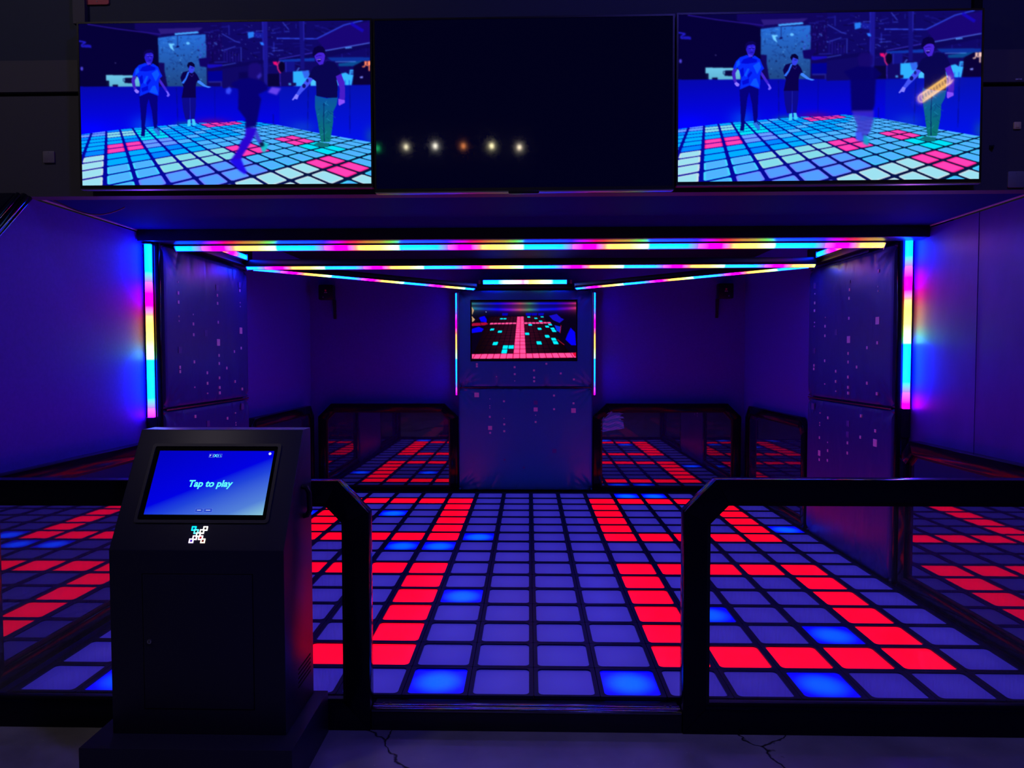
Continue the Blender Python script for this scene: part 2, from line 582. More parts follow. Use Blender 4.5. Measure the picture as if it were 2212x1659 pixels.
TM = {s: tile_mesh('tile', M['tile_' + s]) for s in ('red', 'blue', 'off')}
ring = set()
for c0, c1 in ((2, 6), (-7, -3)):
    for k0, k1 in ((1, 6), (9, 14)):
        for c in range(c0, c1 + 1):
            ring |= {(c, k0), (c, k1)}
        for k in range(k0, k1 + 1):
            ring |= {(c0, k), (c1, k)}
blues = {(-7, 0), (-2, 0), (1, 0), (4, 0), (5, 2), (3, 3), (-2, 4), (-4, 8), (-3, 8), (-2, 9), (-5, 12), (3, 15), (4, 15), (7, 10),
         (-8, 12)}
for k in range(16):
    for c in range(-8, 8):
        s = 'red' if (c, k) in ring else 'blue' if (c, k) in blues else 'off'
        o = bpy.data.objects.new('tile', TM[s])
        COL.objects.link(o)
        o.parent = gf
        o.location = Vector(((c + 0.5) * 0.3, T0 + k * 0.3, 0.0)) - wloc(gf)

# ================================================================== RAILINGS
def offset_poly(poly, w):
    """inward offset of a counter-clockwise polygon; w may differ per segment"""
    n = len(poly)
    ws = w if isinstance(w, (list, tuple)) else [w] * n
    lines = []
    for i in range(n):
        a, b = Vector(poly[i]), Vector(poly[(i + 1) % n])
        d = (b - a).normalized()
        nn = Vector((-d.y, d.x))
        lines.append((a + nn * ws[i], d))
    res = []
    for i in range(n):
        (p, d), (q, e) = lines[i - 1], lines[i]
        den = d.x * e.y - d.y * e.x
        t = ((q.x - p.x) * e.y - (q.y - p.y) * e.x) / den
        res.append(tuple(p + d * t))
    return res


def railing(label, plane, poly, names, w, n0, n1, pane_mat, group='black railings around the game floor', pane_at=0.5,
            lip=True):
    """poly: outer outline (counter-clockwise) in (horizontal, z); names: part name of each segment"""
    cx = sum(p[0] for p in poly) / len(poly)
    z0 = min(p[1] for p in poly)
    nm = (n0 + n1) / 2
    loc = (cx, nm, z0) if plane == 'y' else (nm, cx, z0)
    r = root('railing_panel', loc, label, 'railing', group)
    inn = offset_poly(poly, w)
    n = len(poly)
    for i in range(n):
        q = [poly[i], poly[(i + 1) % n], inn[(i + 1) % n], inn[i]]
        make(names[i], prism(q, n0, n1, plane), M['black_gloss'], r, 0.003)
    if lip:
        ws = w if isinstance(w, (list, tuple)) else [w] * n
        inn2 = offset_poly(poly, [x + 0.018 for x in ws])
        d = (n1 - n0)
        bm = bmesh.new()
        for i in range(n):
            q = [inn[i], inn[(i + 1) % n], inn2[(i + 1) % n], inn2[i]]
            prism(q, n0 + d * 0.30, n1 - d * 0.30, plane, bm)
        make('gasket', bm, M['black'], r)
    pm = n0 + (n1 - n0) * pane_at
    ws = w if isinstance(w, (list, tuple)) else [w] * n
    out = offset_poly(poly, [x - 0.012 for x in ws])
    make('pane', prism(out, pm - 0.003, pm + 0.003, plane), pane_mat, r)
    return r


SEG5 = ['bottom_rail', 'post', 'corner_brace', 'top_rail', 'post']
# front barrier, either side of the entrance (the outer ends run on past the picture)
railing('black front railing with clear pane, left of the entrance behind the touchscreen kiosk', 'y',
        [(-2.53, FL), (-0.713, FL), (-0.713, 0.862), (-0.845, 1.0), (-2.53, 1.0)], SEG5,
        [0.112, 0.105, 0.105, 0.098, 0.10], 3.03, 3.10, M['glass'])
railing('black front railing with clear pane, right of the entrance', 'y',
        [(0.641, FL), (2.515, FL), (2.515, 1.01), (0.775, 1.01), (0.641, 0.872)],
        ['bottom_rail', 'post', 'top_rail', 'corner_brace', 'post'],
        [0.112, 0.10, 0.098, 0.105, 0.099], 3.03, 3.10, M['glass'])
th = root('entrance_step', (-0.036, 3.09, FL), 'black entrance step with a shiny metal threshold strip at the floor edge', 'step')
make('riser', B((-0.711, 3.035, FL), (0.639, 3.163, -0.014)), M['black'], th, 0.004)
make('threshold_plate', prism([(3.034, -0.013), (3.034, -0.004), (3.040, 0.000), (3.058, 0.000), (3.061, -0.003), (3.072, -0.003), (3.075, 0.000), (3.098, 0.000), (3.102, -0.013)],
                              -0.709, 0.637, 'x'), M['alu'], th, 0.0015)
for x in (-0.665, -0.635, 0.575, 0.60):
    make('screw_head', prism(disc(x, 3.087, 0.006, 10), 0.000, 0.002, 'z'), M['black'], th)

XCL, XCR = -2.44, 2.40     # inner faces of the padded columns
YL0, YL1 = 4.68, 6.13      # left column extent
YR0, YR1 = 4.80, 6.28      # right column extent


def side(label, x0, x1, ya, yb, brace_a, brace_b, ztop=0.985):
    """railing along a side wall from ya to yb"""
    ch = 0.12
    poly = [(ya, 0.0), (yb, 0.0)]
    names = ['bottom_rail', 'post']
    if brace_b:
        poly += [(yb, ztop - ch), (yb - ch, ztop)]
        names += ['corner_brace']
    else:
        poly += [(yb, ztop)]
    names += ['top_rail']
    if brace_a:
        poly += [(ya + ch, ztop), (ya, ztop - ch)]
        names += ['corner_brace', 'post']
    else:
        poly += [(ya, ztop)]
        names += ['post']
    return railing(label, 'x', poly, names, 0.085, x0, x1, M['pane_mirror'],
                   pane_at=0.55 if x0 < 0 else 0.45)


side('black railing along the left wall between the front barrier and the padded column', -2.53, -2.46, 3.12, YL0 - 0.04, False, True)
side('black railing along the right wall between the front barrier and the padded column', 2.43, 2.50, 3.12, YR0 - 0.04, False, True)
side('black railing on the left wall behind the padded column, by the back corner', -2.53, -2.46, YL1 + 0.02, 8.02, True, True)
side('black railing on the right wall behind the padded column, by the back corner', 2.40, 2.45, YR1 + 0.02, 8.02, True, True)


def back_rail(label, xa, xb):
    ch = 0.15
    poly = [(xa, 0.0), (xb, 0.0), (xb, 0.995 - ch), (xb - ch, 0.995), (xa + ch, 0.995), (xa, 0.995 - ch)]
    return railing(label, 'y', poly, ['bottom_rail', 'post', 'corner_brace', 'top_rail', 'corner_brace', 'post'],
                   [0.035, 0.085, 0.085, 0.085, 0.085, 0.085], 8.10, 8.17, M['pane_mirror'])


back_rail('black railing against the back wall, left of the padded screen pillar', -2.44, -0.838)
back_right = back_rail('black railing against the back wall, right of the padded screen pillar', 0.712, 2.38)

# crumpled teal sheet standing in for bright light on the pane by the pillar
light_sheet = bmesh.new()
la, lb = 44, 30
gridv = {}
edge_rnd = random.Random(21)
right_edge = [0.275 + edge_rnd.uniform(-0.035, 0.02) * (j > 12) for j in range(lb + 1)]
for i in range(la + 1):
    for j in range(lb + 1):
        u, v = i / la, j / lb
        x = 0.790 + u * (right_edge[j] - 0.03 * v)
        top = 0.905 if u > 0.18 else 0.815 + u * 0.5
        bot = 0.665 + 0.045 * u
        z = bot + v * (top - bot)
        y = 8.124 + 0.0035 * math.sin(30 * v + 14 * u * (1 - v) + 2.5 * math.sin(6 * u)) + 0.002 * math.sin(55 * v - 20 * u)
        gridv[i, j] = light_sheet.verts.new((x, y, z))
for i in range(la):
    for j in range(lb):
        light_sheet.faces.new((gridv[i, j], gridv[i + 1, j], gridv[i + 1, j + 1], gridv[i, j + 1]))
fo = make('pane_light_patch', light_sheet, mat('teal_light_patch', (0.10, 0.62, 0.80), 0.25, spec=0.7), back_right, smooth=True)
fo['label'] = 'crumpled pale blue sheet standing in for light on the pane'

# ================================================================== PADDED COLUMNS AND PILLAR
DL = [(4.883,2.051,'s'),(4.882,1.975,'m'),(4.882,1.912,'m'),(4.885,1.814,'s'),(4.885,1.782,'s'),(4.891,1.582,'lf'),(4.886,1.462,'m'),(4.887,1.432,'m'),(5.095,1.839,'s'),(5.094,1.771,'m'),(5.096,1.694,'m'),(5.098,1.498,'m'),(5.1,1.314,'s'),(5.294,1.711,'lf'),(5.303,1.414,'m'),(5.305,1.335,'m'),(5.305,1.259,'s'),(5.5,2.07,'lf'),(5.5,2.011,'m'),(5.501,1.949,'m'),(5.506,1.803,'m'),(5.505,1.646,'x'),(5.512,1.545,'m'),(5.512,1.482,'m'),(5.513,1.37,'m'),(5.516,1.294,'m'),(5.517,1.252,'m'),(5.651,1.444,'m'),(5.803,1.577,'m'),(5.809,1.331,'m'),(5.932,2.134,'lf'),(5.934,2.087,'m'),(5.936,1.986,'s'),(5.938,1.954,'s'),(5.943,1.753,'x'),(5.943,1.607,'m'),(5.955,1.262,'m'),(5.101,1.102,'m'),(5.306,1.031,'lf'),(5.649,1.041,'m'),(5.808,1.071,'s'),(5.811,0.99,'s'),(5.81,0.971,'s'),(5.952,1.114,'xf')]
DR = [(6.123,2.127,'lf'),(6.121,2.06,'s'),(6.122,1.983,'m'),(6.124,1.918,'m'),(6.12,1.818,'s'),(6.123,1.785,'s'),(6.111,1.578,'lf'),(6.115,1.454,'m'),(6.118,1.424,'m'),(5.897,1.849,'s'),(5.899,1.777,'m'),(5.9,1.699,'m'),(5.896,1.495,'m'),(5.893,1.305,'s'),(5.688,1.721,'lf'),(5.684,1.413,'m'),(5.684,1.333,'m'),(5.681,1.256,'s'),(5.467,2.095,'mf'),(5.465,2.034,'m'),(5.469,1.97,'m'),(5.467,1.819,'m'),(5.467,1.658,'x'),(5.47,1.553,'m'),(5.468,1.488,'m'),(5.467,1.374,'m'),(5.464,1.296,'m'),(5.462,1.252,'m'),(5.325,1.452,'m'),(5.169,1.593,'m'),(5.162,1.339,'m'),(5.023,2.122,'m'),(5.025,2.015,'s'),(5.023,1.984,'s'),(5.024,1.779,'x'),(5.021,1.625,'m'),(5.016,1.271,'m'),(6.128,1.105,'xf'),(5.977,1.06,'s'),(5.978,0.978,'s'),(5.977,0.958,'s'),(5.978,0.854,'m'),(5.977,0.725,'l'),(5.975,0.67,'m'),(5.819,1.033,'m'),(5.815,0.834,'s'),(5.812,0.767,'m'),(5.813,0.687,'m'),(5.453,1.021,'lf'),(5.457,0.938,'lf'),(5.455,0.874,'m'),(5.455,0.796,'m'),(5.247,1.097,'m'),(5.248,0.941,'m'),(5.027,1.01,'m'),(5.027,0.926,'x')]
DC = [(-0.612,1.446,'m'),(-0.612,1.42,'m'),(-0.389,1.304,'s'),(-0.183,1.411,'m'),(-0.182,1.332,'m'),(-0.182,1.255,'s'),(0.036,1.374,'m'),(0.038,1.293,'m'),(0.038,1.251,'m'),(0.176,1.449,'m'),(0.339,1.34,'m'),(0.488,1.272,'m'),(-0.615,1.096,'x'),(-0.465,1.05,'s'),(-0.466,0.973,'s'),(-0.466,0.948,'s'),(-0.466,0.847,'m'),(-0.463,0.72,'l'),(-0.463,0.664,'m'),(-0.305,1.024,'m'),(-0.304,0.828,'s'),(-0.302,0.761,'m'),(-0.302,0.683,'m'),(0.055,1.008,'lf'),(0.055,0.931,'l'),(0.055,0.865,'s'),(0.055,0.788,'m'),(0.263,1.089,'m'),(0.264,0.934,'m'),(0.484,1.001,'m'),(0.484,0.918,'x'),(0.268,0.458,'lf'),(-0.299,0.356,'mf'),(-0.079,0.266,'mf')]
DSZ = {'s': 0.011, 'm': 0.022, 'l': 0.045, 'x': 0.052}


def pad(name, m, parent, org, au, av, an, W, H, thick=0.06, seed=0, hole=None, amp=1.0):
    """upholstered pad: rounded edges, slightly pillowed face with tucks along its edges.
    (u,v) across the face from 0..W, 0..H, an = outward normal. hole = (u0,v0,u1,v1) recess kept flat and open"""
    org, au, av, an = map(Vector, (org, au, av, an))
    rnd = random.Random(seed)
    nu, nv = int(W / 0.014), int(H / 0.014)
    us = [W * i / nu for i in range(nu + 1)]
    vs = [H * j / nv for j in range(nv + 1)]
    if hole:
        us = sorted(set([u for u in us if all(abs(u - h) > 0.012 for h in (hole[0], hole[2]))] + [hole[0], hole[2]]))
        vs = sorted(set([v for v in vs if all(abs(v - h) > 0.012 for h in (hole[1], hole[3]))] + [hole[1], hole[3]]))
    tucks = []
    for _ in range(int(W * 12)):
        e = rnd.choice('tbtb')
        tucks.append((e, rnd.uniform(0.05, W - 0.05), rnd.uniform(0.08, 0.24), rnd.uniform(0.014, 0.03),
                      rnd.uniform(-0.5, 0.5), rnd.uniform(0.003, 0.009)))
    for cu, cv, su, sv in ((0, 0, 1, 1), (W, 0, -1, 1), (0, H, 1, -1), (W, H, -1, -1)):
        for s in (0.35, 0.7, 1.4):
            tucks.append(('c', cu, cv, su, sv, s))
    bm = bmesh.new()
    R = 0.03

    def height(u, v):
        d = min(u, W - u, v, H - v)
        h = thick
        if d < R:
            h = thick - R + math.sqrt(max(0.0, R * R - (R - d) ** 2))
        h += 0.006 * min(1.0, d / 0.25)
        for t in tucks:
            if t[0] == 'c':
                du, dv = (u - t[1]) * t[3], (v - t[2]) * t[4]
                ln = math.hypot(du, dv)
                if 0.02 < ln < 0.28:
                    a = math.atan2(dv, du) - math.atan(t[5])
                    h -= amp * 0.011 * math.exp(-(a * ln / 0.02) ** 2) * (1 - ln / 0.28)
            else:
                dd = v if t[0] == 'b' else H - v
                if dd < t[2]:
                    off = u - t[1] - t[4] * dd
                    h -= amp * t[5] * math.exp(-(off / t[3]) ** 2) * (1 - dd / t[2])
        return h
    g = {}
    for i, u in enumerate(us):
        for j, v in enumerate(vs):
            g[i, j] = bm.verts.new(org + au * u + av * v + an * height(u, v))
    for i in range(len(us) - 1):
        for j in range(len(vs) - 1):
            if hole and hole[0] <= us[i] < hole[2] - 1e-6 and hole[1] <= vs[j] < hole[3] - 1e-6:
                continue
            bm.faces.new((g[i, j], g[i + 1, j], g[i + 1, j + 1], g[i, j + 1]))
    for v in [v for v in bm.verts if not v.link_faces]:
        bm.verts.remove(v)
    be = [e for e in bm.edges if e.is_boundary]
    r = bmesh.ops.extrude_edge_only(bm, edges=be)
    nvs = [x for x in r['geom'] if isinstance(x, bmesh.types.BMVert)]
    for v in nvs:
        t = (v.co - org).dot(an)
        v.co -= an * t
    o = make(name, bm, m, parent, smooth=True)
    return o


def decals(name, lst, parent, to3, nrm, zr):
    for dim in (False, True):
        bm = bmesh.new()
        for a, z, k in lst:
            if ('f' in k) != dim or not (zr[0] <= z < zr[1]):
                continue
            s = DSZ[k[0]] / 2
            q = [to3(a + da, z + dz) for da, dz in ((-s, -s), (s, -s), (s, s), (-s, s))]
            top = [bm.verts.new(Vector(p) + Vector(nrm) * 0.002) for p in q]
            bot = [bm.verts.new(Vector(p) - Vector(nrm) * 0.006) for p in q]
            bm.faces.new(top)
            for i in range(4):
                bm.faces.new((top[i], bot[i], bot[(i + 1) % 4], top[(i + 1) % 4]))
        if len(bm.verts):
            o = make(name, bm, M['decal_dim' if dim else 'decal'], parent)
            o['kind'] = 'stuff'
        else:
            bm.free()


ZS = 1.178       # seam height between lower and upper pads
ZT = 2.285       # pad tops


def column(label, sx, xin, y0, y1, xwall, dots):
    r = root('padded_column', ((xin + xwall) / 2, (y0 + y1) / 2, 0.0), label, 'column', 'padded columns beside the floor')
    t = 0.07
    xc = xin + sx * t
    lo, hi = min(xc, xwall - sx * 0.004), max(xc, xwall - sx * 0.004)
    make('core', B((lo, y0 + 0.005, 0.0), (hi, y1, ZT)), M['black'], r, 0.006)
    n = Vector((-sx, 0, 0))
    for nm, za, zb, sd in (('lower_pad', 0.0, ZS - 0.004, 3), ('upper_pad', ZS + 0.004, ZT, 5)):
        p = pad(nm, M['vinyl'], r, (xc, y0 + 0.015, za), (0, 1, 0), (0, 0, 1), n, y1 - y0 - 0.02, zb - za, t - 0.006, sd + (sx > 0))
        decals('printed_squares', dots, p, lambda a, z: (xin, a, z), n, (za, zb))
    make('seam_piping', tube(bmesh.new(), [(xin + sx * 0.012, y0 + 0.03, ZS), (xin + sx * 0.012, y1 - 0.02, ZS)], 0.006, 6), M['seam'], r)
    # glossy corner post on the near edge
    make('corner_post', B((min(xin + sx * 0.014, xin + sx * 0.052), y0 - 0.022, 0.0), (max(xin + sx * 0.014, xin + sx * 0.052), y0 + 0.006, ZT + 0.01)), M['black_gloss'], r, 0.010)
    make('cover_plate', B((min(xin + sx * 0.054, xwall - sx * 0.004), y0 - 0.006, 0.99), (max(xin + sx * 0.054, xwall - sx * 0.004), y0 + 0.005, CE - 0.002)), M['black'], r)
    return r


column('navy padded column with printed squares on the left side, behind the kiosk', -1, XCL, YL0, YL1, XWL, DL)
column('navy padded column with printed squares on the right side of the floor', 1, XCR, YR0, YR1, XWR, DR)

PX0, PX1, PY = -0.826, 0.702, 8.08
pr = root('padded_pillar', ((PX0 + PX1) / 2, 8.16, 0.0), 'slate padded pillar holding the small screen at the middle of the back wall', 'pillar')
make('core', B((PX0 + 0.01, PY + 0.085, 0.0), (PX1 - 0.01, YB - 0.003, ZT)), M['black'], pr)
HOLE = (0.142, 0.300 - 0.004, 1.352, 0.990)
p1 = pad('lower_pad', M['vinyl_c'], pr, (PX0, PY + 0.085, 0.0), (1, 0, 0), (0, 0, 1), (0, -1, 0), PX1 - PX0, ZS - 0.004, 0.079, 11, None, 2.0)
p2 = pad('upper_pad', M['vinyl_c'], pr, (PX0, PY + 0.085, ZS + 0.004), (1, 0, 0), (0, 0, 1), (0, -1, 0), PX1 - PX0, ZT - ZS - 0.004, 0.079, 12, HOLE, 2.0)
decals('printed_squares', DC, p1, lambda a, z: (a, PY, z), (0, -1, 0), (0, ZS))
decals('printed_squares', DC, p2, lambda a, z: (a, PY, z), (0, -1, 0), (ZS, 9))
make('seam_piping', tube(bmesh.new(), [(PX0 + 0.02, PY + 0.012, ZS), (PX1 - 0.02, PY + 0.012, ZS)], 0.006, 6), M['seam'], pr)

# ================================================================== CEILING BEAMS
def beam(label, a, b, w, z0, z1):
    a, b = Vector(a), Vector(b)
    d = (b - a).normalized()
    s = Vector((-d.y, d.x, 0)) * (w / 2)
    bm = prism([tuple((p)[:2]) for p in (a - s, b - s, b + s, a + s)], z0, z1, 'z')
    o = make('ceiling_beam', bm, M['black'], None, 0.004)
    return tag(o, label, 'beam', 'black beams carrying the light bars')


beam('deep black header beam across the front of the light frame', (XWL + 0.005, 4.68, 0), (XWR - 0.005, 4.68, 0), 0.16, 2.287, 2.615)
beam('black ceiling beam across the middle, carrying the second light bar', (XCL + 0.045, 5.97, 0), (XCR - 0.05, 5.97, 0), 0.07, 2.300, 2.345)
beam('black ceiling beam running back above the left padded column', (XCL + 0.005, 4.77, 0), (XCL + 0.005, 6.12, 0), 0.07, 2.300, 2.44)
beam('black ceiling beam running back above the right padded column', (XCR - 0.005, 4.77, 0), (XCR - 0.005, 6.20, 0), 0.07, 2.300, 2.44)
beam('slanting black ceiling beam from the left column to the screen pillar', (-2.39, 6.05, 0), (-0.62, 7.99, 0), 0.05, 2.300, 2.345)
beam('slanting black ceiling beam from the right column to the screen pillar', (2.33, 6.05, 0), (0.50, 7.96, 0), 0.05, 2.300, 2.345)
beam('short black beam on top of the padded screen pillar', (-0.60, 8.13, 0), (0.47, 8.13, 0), 0.08, 2.300, 2.36)


# ================================================================== LED LIGHT BARS
def led_bar(label, p0, p1, face, width, period, offset, joints=(), stops=RAINBOW, depth=0.5, group='rainbow light bars', strength=1.0, round_=True):
    """p0->p1: axis of the diffuser's back; face: direction it shines. joints: distances where segments meet"""
    p0, p1, f = Vector(p0), Vector(p1), Vector(face).normalized()
    d = (p1 - p0)
    ln = d.length
    d.normalize()
    f = (f - d * f.dot(d)).normalized()
    s = d.cross(f).normalized()
    hw = width / 2
    r = root('led_light_bar', (p0 + p1) / 2, label, 'light bar', group)
    # aluminium channel behind the diffuser
    bm = bmesh.new()
    prof = [(-hw - 0.004, 0.012), (-hw - 0.004, -0.014), (hw + 0.004, -0.014), (hw + 0.004, 0.012), (hw, 0.012), (hw, 0.0), (-hw, 0.0), (-hw, 0.012)]
    va = [bm.verts.new(p0 + s * a + f * b) for a, b in prof]
    vb = [bm.verts.new(p1 + s * a + f * b) for a, b in prof]
    bm.faces.new(va)
    bm.faces.new(vb[::-1])
    for i in range(len(prof)):
        bm.faces.new((va[i], vb[i], vb[(i + 1) % len(prof)], va[(i + 1) % len(prof)]))
    make('channel', bm, M['channel'], r)
    cuts = [0.0] + list(joints) + [ln]
    lm = led_mat('led_strip', period, offset, stops, strength)
    for a, b in zip(cuts, cuts[1:]):
        bm = bmesh.new()
        la = bm.verts.layers.float.new('along')
        rings = []
        n = 8
        seg = max(2, int((b - a) / 0.02))
        for k in range(seg + 1):
            t = a + 0.002 + (b - a - 0.004) * k / seg
            rg = []
            for q in range(n + 1):
                ang = math.pi * q / n
                v = bm.verts.new(p0 + d * t + s * (math.cos(ang) * hw * 0.98) + f * (0.001 + math.sin(ang) ** 0.7 * hw * 2 * depth))
                v[la] = t
                rg.append(v)
            rings.append(rg)
        for A, Bq in zip(rings, rings[1:]):
            for q in range(n):
                bm.faces.new((A[q], A[q + 1], Bq[q + 1], Bq[q]))
        bm.faces.new(rings[0])
        bm.faces.new(rings[-1][::-1])
        make('diffuser', bm, lm, r, smooth=True)
    for t in [0.0, ln]:
        bm = bmesh.new()
        c = p0 + d * t
        sg = 1 if t else -1
        frame_prism([(-hw - 0.005, -0.015), (hw + 0.005, -0.015), (hw + 0.005, hw * 2 * depth + 0.004), (-hw - 0.005, hw * 2 * depth + 0.004)],
                    0.0, 0.004 * sg, s, f, d, c, bm)
        make('end_cap', bm, M['channel'], r)
    for t in joints:
        bm = bmesh.new()
        frame_prism([(-hw - 0.007, -0.016), (-hw - 0.0045, -0.016), (-hw - 0.0045, 0.014), (-hw - 0.007, 0.014)], -0.006, 0.006, s, f, d, p0 + d * t, bm)
        frame_prism([(hw + 0.0045, -0.016), (hw + 0.007, -0.016), (hw + 0.007, 0.014), (hw + 0.0045, 0.014)], -0.006, 0.006, s, f, d, p0 + d * t, bm)
        make('joint_clip', bm, M['channel'], r)
    return r


PER = 0.83
led_bar('long rainbow light bar across the front of the ceiling frame', (-2.40, 4.79, 2.270), (2.315, 4.79, 2.270), (0, -0.75, -0.66), 0.040,
        PER, 2.40 - 1.71, (1.53, 3.175))
led_bar('second rainbow light bar across the ceiling, behind the front one', (-2.385, 5.965, 2.285), (2.33, 5.965, 2.285), (0, -0.6, -0.8), 0.036,
        PER, 2.385 - 1.72, (1.50, 3.14))
led_bar('slanting rainbow light bar from the left column to the screen pillar', (-2.365, 6.03, 2.285), (-0.635, 7.90, 2.285), (0.3, -0.4, -1), 0.036,
        PER, 0.76, (1.55,))
led_bar('slanting rainbow light bar from the screen pillar to the right column', (0.505, 7.87, 2.285), (2.31, 6.02, 2.285), (-0.3, -0.4, -1), 0.036,
        PER, 0.66, (0.80,))
led_bar('short rainbow light bar running back over the left padded column', (-2.388, 5.92, 2.362), (-2.388, 4.95, 2.362), (1, 0, 0), 0.040,
        PER, -0.12)
led_bar('short rainbow light bar running back over the right padded column', (2.348, 5.92, 2.362), (2.348, 4.95, 2.362), (-1, 0, 0), 0.040,
        PER, -0.12)
cb = led_bar('short rainbow light bar on top of the padded screen pillar', (-0.538, 8.085, 2.372), (0.405, 8.085, 2.372), (0, -1, -0.15), 0.044, 0.944, 0.0, (),
        CENTRE)
for x in (-0.578, 0.452):
    make('end_bracket', B((x - 0.012, 8.06, 2.352), (x + 0.012, 8.10, 2.392)), M['grey_plate'], cb, 0.002)
led_bar('upright rainbow light bar at the left wall beside the padded column', (-2.523, 4.668, 2.272), (-2.523, 4.668, 1.135), (0.06, -1, 0), 0.046,
        PER, -0.07, depth=0.85, strength=1.35)
led_bar('upright rainbow light bar at the right wall beside the padded column', (2.478, 4.790, 2.350), (2.478, 4.790, 1.185), (-0.06, -1, 0), 0.046,
        PER, -0.09, depth=0.85, strength=1.35)
led_bar('thin upright rainbow light bar on the left edge of the screen pillar', (-0.838, 8.10, 2.25), (-0.838, 8.10, 1.095), (-1, -0.75, 0), 0.030,
        PER, -0.08)
led_bar('thin upright rainbow light bar on the right edge of the screen pillar', (0.714, 8.10, 2.25), (0.714, 8.10, 1.095), (1, -0.75, 0), 0.030,
        PER, -0.08)

# ================================================================== SCREEN PICTURES (what the screens show)
class Canvas:
    """small painter: fills polygons into a float image; x,y arrays hold picture coordinates of every pixel"""

    def __init__(self, w, h, x0, y0, x1, y1):
        self.w, self.h = w, h
        xs = x0 + (np.arange(w) + 0.5) / w * (x1 - x0)
        ys = y0 + (np.arange(h) + 0.5) / h * (y1 - y0)
        self.X, self.Y = np.meshgrid(xs, ys)
        self.xs, self.ys = xs, ys
        self.img = np.zeros((h, w, 3), np.float32)

    def mask(self, pts):
        p = np.array(pts, float)
        i0, i1 = np.searchsorted(self.xs, [p[:, 0].min(), p[:, 0].max()])
        j0, j1 = np.searchsorted(self.ys, [p[:, 1].min(), p[:, 1].max()])
        i1, j1 = min(i1 + 1, self.w), min(j1 + 1, self.h)
        if i1 <= i0 or j1 <= j0:
            return None
        X, Y = self.X[j0:j1, i0:i1], self.Y[j0:j1, i0:i1]
        m = np.zeros(X.shape, bool)
        n = len(p)
        for k in range(n):
            ax, ay = p[k]
            bx, by = p[(k + 1) % n]
            if ay == by:
                continue
            c = ((ay > Y) != (by > Y)) & (X < (bx - ax) * (Y - ay) / (by - ay) + ax)
            m ^= c
        return (slice(j0, j1), slice(i0, i1)), m

    def poly(self, pts, col, alpha=1.0, col2=None):
        r = self.mask(pts)
        if r is None:
            return
        sl, m = r
        c = np.array(col, np.float32)
        if col2 is not None:
            Y = self.Y[sl]
            y0, y1 = min(p[1] for p in pts), max(p[1] for p in pts)
            t = ((Y - y0) / max(1e-6, y1 - y0))[..., None]
            c = c * (1 - t) + np.array(col2, np.float32) * t
        blk = self.img[sl]
        a = (m * alpha)[..., None]
        self.img[sl] = blk * (1 - a) + c * a

    def line(self, pts, w, col, alpha=1.0):
        for (ax, ay), (bx, by) in zip(pts, pts[1:]):
            d = math.hypot(bx - ax, by - ay) or 1
            nx, ny = -(by - ay) / d * w / 2, (bx - ax) / d * w / 2
            self.poly([(ax + nx, ay + ny), (bx + nx, by + ny), (bx - nx, by - ny), (ax - nx, ay - ny)], col, alpha)

    def ell(self, cx, cy, rx, ry, col, alpha=1.0):
        self.poly([(cx + rx * math.cos(t * math.pi / 8), cy + ry * math.sin(t * math.pi / 8)) for t in range(16)], col, alpha)

    def glow(self, cx, cy, rx, ry, col, alpha):
        g = (np.exp(-((self.X - cx) / rx) ** 2 - ((self.Y - cy) / ry) ** 2) * alpha)[..., None]
        self.img = (self.img * (1 - g) + np.array(col, np.float32) * g).astype(np.float32)

    def blur(self, s, box=None):
        n = int(3 * s) + 1
        k = np.exp(-0.5 * (np.arange(-n, n + 1) / s) ** 2)
        k /= k.sum()
        sl = box or (slice(0, self.h), slice(0, self.w))
        a = self.img[sl]
        p = np.pad(a, ((n, n), (0, 0), (0, 0)), mode='edge')
        a = sum(p[i:i + a.shape[0]] * k[i] for i in range(2 * n + 1))
        p = np.pad(a, ((0, 0), (n, n), (0, 0)), mode='edge')
        a = sum(p[:, i:i + a.shape[1]] * k[i] for i in range(2 * n + 1))
        self.img[sl] = a


def hom(Hm, x, y):
    d = Hm[2][0] * x + Hm[2][1] * y + Hm[2][2]
    return (Hm[0][0] * x + Hm[0][1] * y + Hm[0][2]) / d, (Hm[1][0] * x + Hm[1][1] * y + Hm[1][2]) / d


